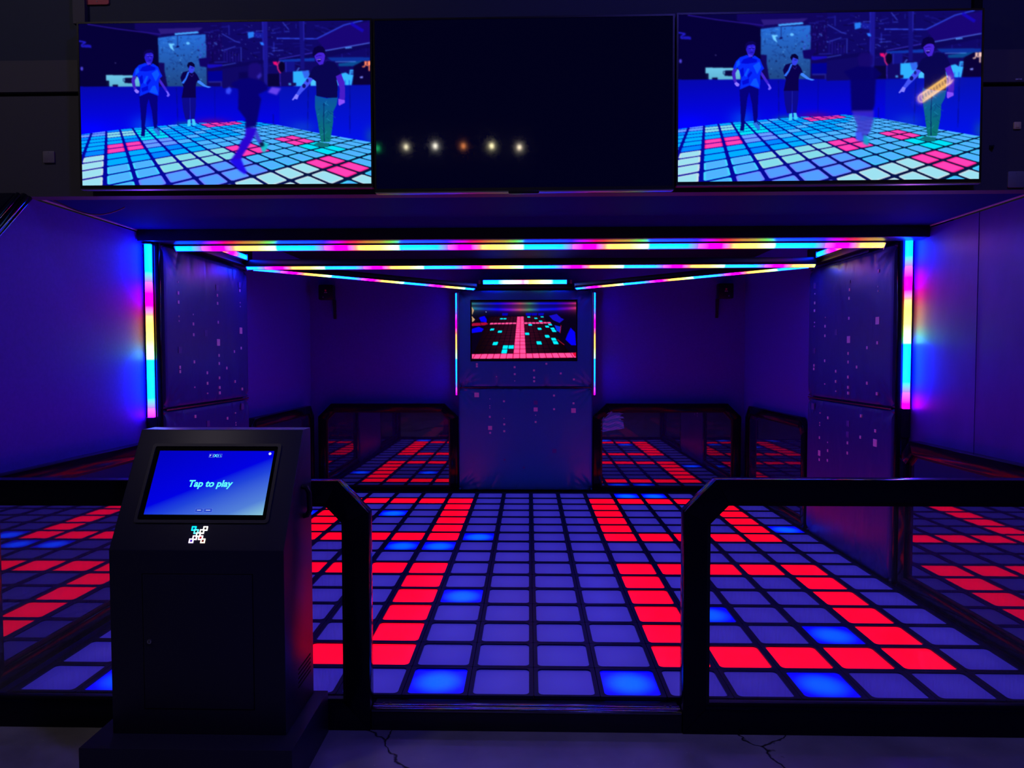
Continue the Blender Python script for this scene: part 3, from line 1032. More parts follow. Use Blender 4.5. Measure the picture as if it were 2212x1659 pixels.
def paint_arcade(later):
    """four players on a lit tile floor in a dark arcade; 'later' = a frame a moment later (runner further on)"""
    cv = Canvas(960, 552, 167.0, 46.0, 802.0, 412.0)
    rn = random.Random(3)

    def A(*p):
        return [(160 + x * .14467, 40 + y * .14467) for x, y in p]

    def Bq(*p):
        return [(480 + x * .14919, 40 + y * .14915) for x, y in p]
    # background
    cv.img[:] = (4, 0, 52)
    cv.poly(A((880, 20), (2400, 20), (2400, 1100), (1250, 1100), (1250, 250), (880, 130)), (14, 4, 88))
    cv.poly(Bq((0, 20), (2200, 20), (2200, 1050), (0, 1050)), (13, 6, 96))
    cv.poly(A((200, 10), (900, 10), (900, 130), (700, 120)), (6, 2, 62))
    cv.line(A((180, 45), (640, 125), (1290, 218)), 2.0, (42, 20, 150))
    for _ in range(150):
        x, y = rn.uniform(440, 800), rn.uniform(48, 150)
        ln = rn.uniform(3, 26)
        a = rn.choice((0.0, 0.0, 1.57, -0.12, 0.4, -0.3))
        c = rn.choice(((26, 22, 140), (20, 12, 120), (35, 40, 170), (8, 2, 60), (8, 2, 60)))
        cv.line([(x, y), (x + ln * math.cos(a), y + ln * math.sin(a))], rn.uniform(0.7, 2.2), c, 0.8)
    # climbing wall
    cw = A((1248, 270), (1500, 240), (1970, 225), (1975, 1040), (1380, 1035), (1340, 800), (1340, 660), (1250, 655))
    cv.poly(cw, (36, 105, 210), 1.0, (28, 66, 125))
    for _ in range(150):
        x, y = rn.uniform(342, 444), rn.uniform(78, 186)
        if x < 356 and y > 135:
            continue
        if rn.random() < 0.55:
            cv.ell(x, y, rn.uniform(.6, 2.2), rn.uniform(.5, 1.3), rn.choice(((12, 30, 90), (8, 10, 60), (70, 140, 215))))
        else:
            a = rn.uniform(-1.6, 1.6)
            q = rn.uniform(4, 15)
            cv.line([(x, y), (x + q * math.cos(a), y + q * math.sin(a))], 0.8, (14, 40, 115), 0.7)
    cv.poly(A((1405, 360), (1495, 365), (1490, 385), (1460, 390), (1490, 480), (1430, 430)), (110, 200, 255))
    cv.ell(*A((1700, 360))[0], 4, 3.2, (100, 190, 255))
    cv.line(A((1545, 240), (1545, 390)), 1.2, (14, 20, 90))
    cv.ell(*A((1545, 408))[0], 3.2, 2.2, (10, 4, 80))
    for _ in range(60):
        x, y = A((rn.uniform(1850, 2210), rn.uniform(180, 600)))[0]
        cv.line([(x, y), (x + rn.uniform(-1, 1), y + rn.uniform(1, 6))], 0.9, rn.choice(((90, 150, 255), (50, 60, 200), (60, 20, 150))))
    cv.poly(A((1250, 130), (1930, 120), (1850, 180), (1500, 200), (1290, 215)), (40, 25, 120))
    cv.poly(A((1500, 203), (1850, 178), (1870, 195), (1850, 207), (1505, 230)), (70, 170, 255))
    cv.poly(A((1855, 600), (1970, 585), (2060, 600), (1985, 700), (1975, 735), (1875, 720)), (14, 2, 95))
    cv.poly(A((1985, 690), (2212, 690), (2212, 720), (2030, 750), (1985, 740)), (20, 10, 180))
    cv.poly(A((1990, 800), (2212, 790), (2212, 960), (1990, 960)), (0, 0, 140))
    cv.poly(A((2000, 955), (2200, 955), (2200, 1040), (2185, 1040), (2185, 975), (2000, 975)), (30, 30, 140))
    # lit counter on the left
    cv.poly(A((448, 838), (840, 850), (960, 880), (960, 1028), (495, 1026), (488, 925), (448, 925)), (105, 190, 225), 1, (90, 170, 200))
    cv.poly(A((735, 885), (850, 885), (850, 972), (725, 968)), (8, 4, 60))
    cv.poly(A((545, 992), (625, 990), (625, 1026), (540, 1024)), (10, 6, 60))
    cv.poly(A((450, 930), (490, 930), (492, 1020), (455, 1010)), (8, 10, 60))
    cv.line(A((705, 900), (735, 900), (735, 940), (705, 940), (705, 900)), 1.2, (10, 20, 80))
    # small lit shapes at the left edge
    cv.line(A((45, 305), (150, 325), (90, 360), (85, 390), (230, 400)), 3.4, (30, 25, 190))
    cv.ell(*A((165, 385))[0], 10, 3.4, (25, 20, 175))
    cv.ell(*A((80, 735))[0], 3.0, 4.5, (70, 60, 200))
    cv.ell(*A((593, 652))[0], 1, 1, (120, 110, 200))
    # beams, posts and lights on the right
    cv.poly(Bq((0, 690), (700, 590), (1320, 515), (2150, 370), (2150, 440), (1500, 590), (830, 640), (0, 740)), (10, 4, 84))
    cv.line(Bq((830, 600), (1320, 515)), 1.4, (70, 60, 220))
    cv.line(Bq((1500, 485), (2150, 375)), 1.8, (90, 130, 255))
    cv.line(Bq((1800, 450), (1890, 440)), 2.2, (80, 160, 255))
    cv.line(Bq((800, 290), (1380, 305), (1780, 105), (2050, 40)), 2.4, (45, 70, 225))
    cv.poly(Bq((1390, 310), (1800, 110), (2150, 60), (2150, 370), (1500, 480)), (22, 4, 110))
    cv.line(Bq((1880, 80), (2060, 200)), 7, (20, 5, 190), 0.8)
    cv.poly(Bq((1530, 585), (2150, 590), (2150, 655), (1600, 640)), (10, 45, 150))
    cv.poly(Bq((830, 615), (1350, 590), (1350, 640), (830, 645)), (12, 50, 165))
    cv.poly(Bq((1690, 680), (2060, 640), (1900, 720), (1700, 720)), (8, 70, 140))
    cv.line(Bq((1650, 655), (1950, 655)), 1.5, (90, 150, 240))
    cv.poly(Bq((590, 40), (670, 40), (665, 1000), (610, 1000)), (24, 20, 140))
    cv.line(Bq((596, 40), (602, 620)), 1.2, (40, 40, 190))
    cv.poly(Bq((1130, 40), (1210, 40), (1200, 760), (1145, 760)), (18, 14, 120))
    cv.line(Bq((1195, 40), (1195, 330)), 1.2, (45, 45, 190))
    cv.poly(Bq((380, 195), (470, 185), (470, 265), (385, 290)), (35, 120, 235))
    cv.poly(Bq((480, 190), (610, 210), (610, 290), (480, 275)), (20, 25, 150))
    cv.poly(Bq((550, 345), (600, 345), (615, 390), (575, 390)), (40, 120, 255))
    for x0, y0, x1, y1 in ((0, 210, 200, 330), (200, 330, 270, 350), (0, 470, 200, 405), (890, 50, 980, 165), (500, 180, 600, 178), (720, 435, 810, 435), (730, 480, 900, 470), (700, 510, 750, 540), (920, 190, 990, 192), (280, 420, 280, 630), (0, 690, 200, 655)):
        cv.line(Bq((x0, y0), (x1, y1)), 1.5, (60, 80, 215), 0.9)
    for _ in range(34):
        x, y = Bq((rn.uniform(0, 900), rn.uniform(60, 660)))[0]
        cv.ell(x, y, .7, .7, (120, 150, 255))
    for k in range(6):
        cv.line(Bq((30 + 42 * k, 440 + 14 * k), (30 + 42 * k, 650 - 4 * k)), 1.6, (30, 18, 130))
    cv.poly(Bq((740, 640), (800, 640), (800, 700), (750, 680)), (235, 10, 110))
    cv.line(Bq((835, 635), (805, 690), (815, 760), (850, 815)), 2.4, (225, 40, 120))
    cv.ell(*Bq((870, 720))[0], 6.5, 12, (6, 0, 40))
    cv.poly(Bq((915, 640), (1060, 640), (1060, 790), (920, 800)), (16, 16, 130))
    cv.line(Bq((930, 650), (930, 800)), 1.5, (50, 50, 190))
    cv.poly(Bq((660, 825), (830, 820), (840, 1010), (660, 1010)), (6, 2, 56))
    cv.line(Bq((840, 820), (845, 1010)), 1.4, (60, 40, 210))
    cv.line(Bq((1090, 780), (1125, 735)), 1.6, (90, 150, 255))
    cv.poly(Bq((1030, 792), (1265, 778), (1280, 900), (1240, 1015), (990, 1018), (1080, 1005), (1030, 950)), (45, 170, 255))
    cv.poly(Bq((1160, 785), (1265, 780), (1265, 880), (1200, 900)), (50, 70, 220), .7)
    cv.poly(Bq((1285, 930), (1360, 900), (1368, 1018), (1285, 1015)), (70, 190, 255))
    cv.poly(Bq((960, 960), (1075, 960), (1075, 1005), (960, 1005)), (20, 10, 80))
    cv.poly(Bq((965, 965), (1000, 965), (1000, 995), (965, 995)), (60, 140, 220))
    cv.poly(Bq((1735, 830), (1800, 815), (1850, 850), (1860, 775), (1912, 775), (1912, 845), (1880, 1012), (1660, 1012), (1655, 920), (1740, 940)), (50, 175, 255))
    for y in (800, 822, 843):
        cv.line(Bq((1870, y), (1908, y)), 1.6, (25, 20, 120))
    cv.line(Bq((1790, 930), (1790, 1010)), 2, (25, 90, 210))
    cv.line(Bq((1850, 930), (1850, 1010)), 2, (25, 90, 210))
    cv.poly(Bq((1915, 730), (2040, 650), (2160, 640), (2160, 1000), (1905, 1002)), (7, 0, 52))
    cv.poly(Bq((2000, 885), (2050, 870), (2045, 900), (2010, 905)), (120, 130, 240))
    # orange letters cut by the picture edge
    oc = (255, 130, 95)
    if later:
        oc = (235, 190, 180)
    cv.line(Bq((2085, 650), (2080, 715), (2062, 735), (2042, 728)), 2.6, oc)
    cv.line(Bq((2100, 650), (2098, 705), (2112, 716), (2126, 705), (2128, 650)), 2.4, oc)
    cv.line(Bq((2142, 645), (2140, 795)), 3.0, oc)
    cv.ell(*Bq((2160, 680))[0], 2.6, 5, oc)
    # blue barrier wall
    wall = A((50, 1015), (2212, 1035)) + Bq((0, 1030), (900, 1015), (2160, 1003)) + Bq((2160, 1900)) + A((50, 1900))
    cv.poly(wall, (4, 6, 165), 1.0, (0, 0, 255))
    cv.poly(Bq((830, 1030), (2160, 1010), (2160, 1900), (830, 1700)), (4, 18, 170), .75, (0, 20, 220))
    for p in (A((1512, 1045), (1525, 1640)), Bq((1252, 1030), (1235, 1660)), Bq((1860, 1020), (1850, 1740)), Bq((735, 1430), (735, 1580)), A((2090, 1050), (2090, 1560))):
        cv.line(p, 1.1, (4, 6, 110))
    # glow of the lit tiles on the barrier
    for (gx, gy), rx, ry, c, al in ((A((1000, 1640))[0], 26, 22, (0, 70, 225), .8), (A((1640, 1640))[0], 22, 9, (10, 110, 120), .8),
                                    (A((2050, 1600))[0], 34, 10, (90, 0, 130), .8), (Bq((1150, 1640))[0], 30, 16, (10, 60, 200), .7),
                                    (A((200, 1700))[0], 40, 20, (0, 0, 255), .6), (Bq((2150, 1780))[0], 12, 20, (10, 70, 160), .7)):
        cv.glow(gx, gy, rx, ry, c, al)
    cv.blur(1.5)
    # tiled floor
    HU = ((81.695233, 25.8670565, 250.283733), (13.9548258, 22.2499848, 394.150655), (.067669997, .113884765, 1.0))
    Hi = np.linalg.inv(np.array(HU))
    fl = A((50, 1770), (75, 1762), (840, 1668), (1870, 1600)) + Bq((0, 1553), (240, 1528), (480, 1545), (780, 1590), (1370, 1718), (2160, 1868), (2170, 2600)) + A((50, 2700))
    r = cv.mask(fl)
    sl, m = r
    I, J = hom(Hi, cv.X[sl], cv.Y[sl])
    ii, jj = np.round(I).astype(int), np.round(J).astype(int)
    a, b = np.abs(I - ii), np.abs(J - jj)
    rr = 0.10
    qx, qy = np.maximum(a - (0.425 - rr), 0), np.maximum(b - (0.425 - rr), 0)
    dist = np.hypot(qx, qy)
    inside = (dist < rr) & m
    edge = np.clip((np.maximum(a, b) - 0.33) / 0.09, 0, 1)
    gap = np.zeros(I.shape + (3,), np.float32)
    t = np.clip((cv.X[sl] - 330) / 330, 0, 1)[..., None]
    gap[:] = np.array((3, 4, 150)) * (1 - t) + np.array((4, 18, 60)) * t
    pal = {'r': ((248, 62, 175), (240, 20, 120)), 'w': ((150, 215, 230), (205, 215, 220)), 'p': ((78, 150, 255), (115, 115, 255)),
           'l': ((95, 150, 255), (110, 130, 255)), 'c': ((125, 210, 225), (165, 215, 215)), 'g': ((0, 215, 238), (0, 225, 235)),
           'b': ((0, 165, 255), (0, 165, 255)), 's': ((75, 170, 255), (60, 225, 255)), 'd': ((0, 130, 255), (0, 110, 255))}
    T = {}

    def put(k, pts):
        for p in pts:
            T[p] = k
    put('r', [(0, 4), (1, 4), (0, 5), (1, 5), (8, -3), (9, -3), (8, -4), (9, -4), (10, 0), (10, 1), (11, 0), (11, 1), (6, 0), (6, 1), (7, 0), (7, 1)])
    put('w', [(-1, j) for j in range(-1, 4)] + [(5, -3), (6, -3), (7, -3), (7, -4), (6, -4), (4, -4), (5, -4), (8, -5), (4, -3)])
    put('c', [(0, 8), (0, 9), (1, 8), (1, 9), (2, 0), (2, 1), (3, 0), (3, 1), (4, 0), (4, 1), (5, 0), (5, 1)])
    put('p', [(1, -1), (2, -1), (3, -1), (4, -1), (5, -1), (5, -2), (4, -2), (3, -2), (2, -2), (1, -2), (3, -3)])
    put('l', [(2, 4), (2, 5), (3, 4), (3, 5), (-1, 9), (-1, 10), (-2, 9)])
    put('g', [(2, 6), (3, 6), (2, 7), (3, 7), (2, 8), (2, 9), (3, 8), (3, 9), (10, -1), (11, -1), (10, -2), (11, -2)])
    for px, py in ((441, 277), (448, 281), (461, 273), (470, 277), (482, 273), (488, 277), (497, 272), (508, 275)):
        u, v = hom(Hi, px, py)
        T[(int(round(u)), int(round(v)))] = 'r'
    cc = gap.copy()
    for i in range(ii[inside].min(), ii[inside].max() + 1):
        for j in range(jj[inside].min(), jj[inside].max() + 1):
            q = inside & (ii == i) & (jj == j)
            if not q.any():
                continue
            k = T.get((i, j))
            if k is None:
                k = 's' if (i >= 5 and j < 4) or (i > 8 and j < 6) else 'b' if (i * 7 + j * 3) % 5 else 's' if i > 3 else 'd'
                if i < 2 and j < 2:
                    k = 's'
            c0, c1 = (np.array(x, np.float32) for x in pal[k])
            e = edge[q][:, None]
            cc[q] = c0 * (1 - e) + c1 * e
    blk = cv.img[sl]
    cv.img[sl] = np.where(m[..., None], cc, blk)
    # player in the long blue T-shirt
    cv.poly(A((945, 1175), (1085, 1120), (1225, 1165), (1218, 1350), (1212, 1600), (1195, 1665), (1240, 1710), (1252, 1778), (1215, 1786), (1165, 1720), (1150, 1600), (1130, 1400), (1088, 1215), (1060, 1310), (1040, 1500), (1022, 1640), (1025, 1700), (1015, 1803), (955, 1803), (970, 1690), (962, 1450)), (4, 0, 118))
    cv.poly(A((1140, 1690), (1195, 1675), (1245, 1730), (1250, 1780), (1212, 1786)), (40, 110, 220))
    cv.poly(A((850, 860), (830, 930), (850, 1030), (875, 1085), (905, 1060), (890, 1000), (882, 930), (915, 870)), (60, 30, 190))
    cv.poly(A((868, 1085), (900, 1060), (945, 1095), (930, 1130), (895, 1125)), (140, 115, 255))
    cv.poly(A((1262, 905), (1300, 960), (1360, 1060), (1388, 1110), (1358, 1120), (1300, 1035), (1252, 960)), (62, 35, 205))
    cv.poly(A((1350, 1090), (1385, 1110), (1410, 1160), (1385, 1190), (1360, 1182), (1374, 1150)), (115, 95, 255))
    cv.poly(A((1050, 655), (1115, 700), (1160, 665), (1240, 720), (1270, 800), (1302, 862), (1262, 905), (1247, 960), (1243, 1160), (1225, 1172), (1090, 1115), (950, 1177), (966, 1010), (940, 900), (915, 850), (872, 872), (848, 850), (890, 750), (950, 690)), (4, 38, 240))
    for p in (((1000, 720), (1090, 690), (1200, 730), (1190, 770), (1050, 790), (960, 780)), ((1060, 960), (1110, 900), (1130, 930), (1070, 1010)), ((980, 1050), (1080, 1010), (1080, 1080), (990, 1110)), ((950, 880), (1000, 840), (1010, 960), (970, 1000))):
        cv.poly(A(*p), (0, 0, 195), .8)
    for p in (((1100, 1110), (1150, 1020), (1190, 1010), (1230, 1120), (1225, 1150)), ((900, 760), (940, 720), (950, 800), (890, 850)), ((1140, 820), (1230, 760), (1260, 840), (1200, 950)), ((1010, 960), (1060, 860), (1090, 860), (1040, 990))):
        cv.poly(A(*p), (10, 90, 255), .8)
    cv.poly(A((1030, 500), (1060, 480), (1120, 470), (1168, 490), (1174, 560), (1160, 620), (1135, 680), (1080, 692), (1055, 640), (1035, 575)), (38, 26, 200))
    cv.poly(A((1018, 545), (1030, 490), (1070, 455), (1130, 448), (1180, 478), (1178, 525), (1145, 500), (1080, 505), (1050, 522), (1042, 560)), (9, 2, 78))
    cv.line(A((1075, 540), (1110, 545)), 1.0, (90, 80, 255))
    cv.line(A((1125, 545), (1160, 540)), 1.0, (90, 80, 255))
    cv.line(A((1075, 555), (1160, 556)), 1.0, (10, 4, 110))
    cv.line(A((1118, 560), (1122, 590)), 1.2, (70, 60, 240))
    cv.line(A((1095, 620), (1140, 618)), 1.0, (12, 4, 120))
    cv.poly(A((1060, 640), (1130, 660), (1125, 688), (1080, 690)), (75, 60, 245), .7)
    # player with a raised hand
    cv.poly(A((1588, 1190), (1808, 1190), (1802, 1350), (1778, 1545), (1722, 1545), (1718, 1300), (1702, 1545), (1640, 1545), (1608, 1400)), (10, 8, 132))
    cv.line(A((1715, 1210), (1715, 1530)), 1.0, (40, 50, 190))
    cv.poly(A((1675, 1550), (1715, 1545), (1718, 1645), (1665, 1655)), (65, 200, 240))
    cv.poly(A((1735, 1540), (1775, 1540), (1800, 1625), (1745, 1645)), (65, 195, 240))
    cv.poly(A((1610, 810), (1700, 785), (1750, 830), (1790, 800), (1840, 870), (1868, 950), (1820, 965), (1802, 1050), (1805, 1205), (1588, 1205), (1620, 1040), (1600, 980), (1573, 890)), (8, 0, 72))
    cv.poly(A((1700, 715), (1785, 705), (1792, 770), (1760, 818), (1725, 822), (1703, 790)), (48, 60, 225))
    cv.poly(A((1678, 705), (1700, 658), (1750, 648), (1792, 685), (1799, 735), (1765, 722), (1722, 702), (1702, 755)), (5, 0, 52))
    cv.line(A((1735, 745), (1780, 740)), 1.0, (10, 8, 110))
    cv.line(A((1715, 840), (1750, 880), (1775, 840)), 0.8, (60, 40, 150))
    cv.poly(A((1590, 975), (1650, 900), (1690, 800), (1715, 800), (1665, 920), (1622, 988)), (45, 115, 255))
    cv.poly(A((1840, 938), (1870, 942), (1960, 1020), (2040, 1042), (2000, 1057), (1920, 1032), (1828, 968)), (60, 130, 255))
    # man in the dark T-shirt, pointing
    cv.poly(Bq((1350, 1145), (1380, 1165), (1520, 1200), (1682, 1185), (1660, 1300), (1612, 1400), (1608, 1560), (1580, 1740), (1560, 1860), (1432, 1860), (1410, 1740), (1385, 1560), (1345, 1320)), (8, 78, 158), 1, (8, 112, 105))
    for k in range(26):
        x, y = rn.uniform(1400, 1590), rn.uniform(1220, 1800)
        dx = rn.uniform(20, 60) * rn.choice((-1, 1))
        cv.line(Bq((x, y), (x + dx, y + rn.uniform(15, 60))), .9, rn.choice(((40, 150, 200), (4, 40, 110), (4, 50, 90))), .7)
    cv.line(Bq((1478, 1270), (1470, 1560), (1478, 1850)), 1.6, (3, 30, 95))
    cv.poly(Bq((1310, 1898), (1400, 1855), (1470, 1870), (1552, 1878), (1530, 1940), (1420, 1940), (1380, 1912)), (14, 105, 115))
    cv.poly(Bq((1650, 855), (1730, 825), (1780, 960), (1787, 1100), (1782, 1235), (1700, 1245), (1712, 1060)), (68, 26, 190))
    cv.poly(Bq((1690, 1210), (1782, 1230), (1782, 1268), (1700, 1312), (1688, 1290)), (130, 75, 240))
    cv.poly(Bq((1255, 875), (1325, 900), (1270, 990), (1180, 1080), (1112, 1155), (1068, 1140), (1140, 1020), (1190, 960)), (62, 78, 235))
    cv.ell(*Bq((1190, 1010))[0], 4, 5, (15, 15, 110))
    cv.ell(*Bq((1240, 930))[0], 3, 4, (25, 25, 140))
    cv.poly(Bq((1070, 1130), (1112, 1150), (1090, 1212), (1050, 1202), (1020, 1230), (1013, 1215)), (130, 125, 255))
    cv.poly(Bq((1330, 730), (1410, 695), (1470, 700), (1530, 635), (1640, 665), (1692, 740), (1732, 830), (1652, 872), (1682, 1000), (1672, 1192), (1520, 1192), (1370, 1162), (1370, 950), (1300, 890), (1255, 880)), (7, 4, 76))
    cv.poly(Bq((1345, 560), (1400, 515), (1480, 505), (1502, 560), (1492, 620), (1472, 682), (1420, 700), (1372, 640)), (66, 32, 205))
    cv.poly(Bq((1315, 545), (1342, 440), (1400, 412), (1470, 422), (1503, 470), (1503, 525), (1440, 508), (1385, 522), (1342, 568)), (6, 0, 60))
    cv.line(Bq((1370, 570), (1420, 555), (1455, 560)), 1.0, (18, 4, 110))
    cv.poly(Bq((1375, 610), (1445, 602), (1440, 640), (1402, 658)), (20, 4, 110))
    cv.line(Bq((1382, 618), (1440, 612)), 1.2, (165, 145, 255))
    # runner, caught mid-stride and soft in the picture
    before = cv.img.copy()
    if later:
        def Rr(*p):      # coordinates of the later frame
            return [(167 + (1400 + x * .36709 - 1464) * .9724, 46 + (y * .36709 - 27) * .976) for x, y in p]
        cv.poly(Rr((1230, 350), (1250, 318), (1290, 315), (1322, 340), (1322, 390), (1290, 418), (1245, 412)), (20, 6, 105), .85)
        cv.poly(Rr((1150, 430), (1235, 400), (1330, 405), (1375, 450), (1340, 480), (1335, 640), (1320, 680), (1200, 680), (1190, 480)), (5, 0, 96), .92)
        cv.poly(Rr((1200, 670), (1330, 670), (1330, 720), (1310, 800), (1270, 850), (1230, 830), (1235, 760)), (60, 40, 190), .75)
        cv.poly(Rr((1225, 800), (1260, 800), (1270, 860), (1230, 850)), (60, 80, 235))
        cv.poly(Rr((1275, 815), (1310, 850), (1300, 885), (1270, 870)), (20, 150, 190))
    else:
        cv.poly(Bq((385, 700), (430, 658), (520, 655), (570, 720), (578, 800), (540, 885), (500, 905), (440, 895), (378, 860)), (22, 8, 112))
        cv.poly(Bq((500, 860), (560, 800), (575, 850), (530, 905)), (55, 45, 190), .8)
        cv.poly(Bq((245, 795), (372, 788), (372, 885), (240, 892)), (8, 2, 80))
        cv.poly(Bq((120, 960), (250, 900), (400, 880), (560, 920), (650, 990), (662, 1060), (520, 1130), (562, 1200), (505, 1500), (482, 1612), (320, 1640), (330, 1500), (222, 1350), (232, 1050), (140, 1000)), (5, 0, 108))
        cv.poly(Bq((50, 1050), (100, 1010), (132, 1060), (102, 1125), (50, 1112)), (62, 85, 255), .8)
        cv.poly(Bq((660, 1100), (720, 1020), (855, 1042), (790, 1142)), (112, 72, 235), .85)
        cv.poly(Bq((330, 1635), (492, 1630), (462, 1740), (400, 1858), (330, 1968), (270, 2058), (250, 2128), (90, 2138), (130, 2078), (220, 1948), (250, 1848), (320, 1758)), (38, 2, 200))
        cv.poly(Bq((80, 2128), (250, 2098), (292, 2208), (342, 2318), (300, 2335), (230, 2288), (150, 2208)), (28, 10, 225))
        cv.poly(Bq((460, 1708), (492, 1668), (542, 1808), (562, 1848), (520, 1878), (470, 1798)), (62, 62, 205))
        cv.poly(Bq((520, 1868), (580, 1848), (657, 1888), (630, 1968), (590, 2020), (560, 1988), (540, 1918)), (20, 185, 195))
        cv.poly(Bq((515, 1868), (580, 1843), (602, 1908), (550, 1928)), (5, 20, 64))
    after = cv.img.copy()
    mk_ = (np.abs(after - before).max(-1, keepdims=True) > 0.5).astype(np.float32)
    cv.img = np.repeat(mk_, 3, -1)
    cv.blur(2.6)
    soft = cv.img[..., :1].copy()
    cv.img = after * mk_
    cv.blur(2.6)
    runner = cv.img / np.maximum(soft, 1e-3)
    k_ = np.clip(soft, 0, 1)
    cv.img = (before * (1 - k_) + runner * k_).astype(np.float32)
    cv.blur(0.8)
    return cv


def paint_game():
    """small screen: pink cross of tiles with cyan squares on a dark tile floor"""
    cv = Canvas(480, 270, 345.0, 312.0, 1763.0, 1105.0)
    cv.img[:] = (6, 0, 24)
    X, Y = cv.X, cv.Y
    # coloured light streaks at the top
    stops = [(345, (30, 110, 90)), (520, (10, 40, 120)), (700, (5, 5, 190)), (860, (90, 10, 150)), (1000, (150, 60, 70)), (1130, (50, 120, 70)), (1280, (8, 20, 170)), (1480, (10, 5, 170)), (1640, (90, 5, 120)), (1763, (170, 40, 70))]
    px = [s_[0] for s_ in stops]
    col = np.stack([np.interp(X, px, [s_[1][k] for s_ in stops]) for k in range(3)], -1)
    w = 0.55 * np.exp(-((Y - 400) / 75) ** 2)
    w = w + 0.9 * np.exp(-((Y - 338) / 14) ** 2) + 0.8 * np.exp(-((Y - 405 - 22 * np.sin((X - 345) / 450)) / 16) ** 2)
    cv.img[:] = cv.img + col * np.clip(w, 0, 1.1)[..., None]
    src = [(0, 0, 955, 1066), (1, 0, 1040, 1066), (-6, 0, 415, 1068), (8, 0, 1665, 1056), (0, 11, 978, 613), (1, 11, 1030, 613), (-7, 11, 617, 618), (8, 11, 1395, 606), (0, 4, 966, 846), (1, 4, 1037, 846), (0, 15, 985, 527), (1, 15, 1032, 527)]
    Am = []
    for x, y, u, v in src:
        Am += [[x, y, 1, 0, 0, 0, -u * x, -u * y, -u], [0, 0, 0, x, y, 1, -v * x, -v * y, -v]]
    Hm = np.linalg.svd(np.array(Am, float))[2][-1].reshape(3, 3)
    Hi = np.linalg.inv(Hm)
    I, J = hom(Hi, X, Y)
    ii, jj = np.round(I).astype(int), np.round(J).astype(int)
    a, b = np.abs(I - ii), np.abs(J - jj)
    ins = (np.hypot(np.maximum(a - .36, 0), np.maximum(b - .36, 0)) < .085) & (Y > 515)
    left = 345 + (1090 - Y) * 0.42 + 0
    right = 1725 - (1090 - Y) * 0.72
    reg = ins & (jj >= 0) & (jj <= 15) & (X > left) & (X < right)
    dim = np.array((52, 6, 30), np.float32)
    fade = np.clip(1.15 - np.abs(X - 1000) / 620, 0.15, 1)[..., None]
    cv.img = np.where((reg)[..., None], dim * fade, np.where(((Y > 515) & (X > left) & (X < right))[..., None], np.array((8, 0, 14), np.float32), cv.img))
    pink = ins & (((ii == 0) | (ii == 1)) & (jj >= 0) & (jj <= 15) | ((jj == 11) & (ii >= -7) & (ii <= 8)) | (jj == 0))
    cv.img = np.where(pink[..., None], np.array((255, 78, 152), np.float32), cv.img)
    band = ((np.abs(I - .5) < 1.0) & (jj >= 0) & (jj <= 15) | (jj == 0)) & ~ins & (Y > 515)
    cv.img = np.where(band[..., None], np.array((170, 10, 60), np.float32), cv.img)
    for cx, cy in ((752, 552), (800, 552), (1122, 527), (1217, 545), (1300, 527), (1283, 588), (1143, 637), (1410, 632), (1372, 660), (1443, 688), (1462, 722), (1270, 692), (1100, 763), (1375, 797), (623, 700), (725, 732), (1462, 838), (1487, 885), (1265, 890), (660, 897), (797, 948), (877, 948), (785, 1010)):
        u, v = hom(Hi, cx, cy)
        q = ins & (ii == int(round(u))) & (jj == int(round(v)))
        cv.img = np.where(q[..., None], np.array((0, 232, 255), np.float32), cv.img)
    bl = (4, 0, 235)
    cv.poly([(440, 530), (520, 510), (550, 560), (545, 600), (470, 590)], bl)
    cv.poly([(345, 690), (440, 660), (508, 690), (480, 730), (345, 748)], bl)
    cv.poly([(1395, 510), (1500, 485), (1560, 540), (1600, 560), (1540, 610), (1450, 570)], (20, 10, 190))
    cv.poly([(1470, 640), (1550, 660), (1545, 740), (1500, 720)], (10, 40, 215))
    cv.poly([(1690, 675), (1750, 740), (1763, 920), (1700, 920), (1620, 840), (1650, 760)], bl)
    for x in (800, 1120, 1200, 1290):
        cv.poly([(x - 40, 470), (x + 40, 470), (x + 30, 505), (x - 40, 505)], (5, 0, 170))
    cv.poly([(345, 610), (540, 600), (572, 622), (520, 640), (345, 650)], (200, 10, 60), .8)
    cv.poly([(345, 380), (375, 430), (350, 500)], (190, 150, 110))
    cv.poly([(345, 510), (390, 560), (350, 600)], (190, 150, 110))
    cv.line([(540, 455), (345, 620)], 6, (30, 10, 20))
    cv.line([(445, 560), (485, 680)], 5, (8, 0, 20))
    cv.line([(1560, 640), (1545, 750)], 8, (190, 20, 60))
    cv.line([(1510, 840), (1560, 880), (1605, 915)], 9, (170, 20, 50))
    cv.poly([(1715, 1030), (1763, 1020), (1763, 1080), (1745, 1075)], (220, 10, 50))
    cv.ell(540, 455, 7, 7, (150, 180, 220))
    cv.blur(0.8)
    return cv


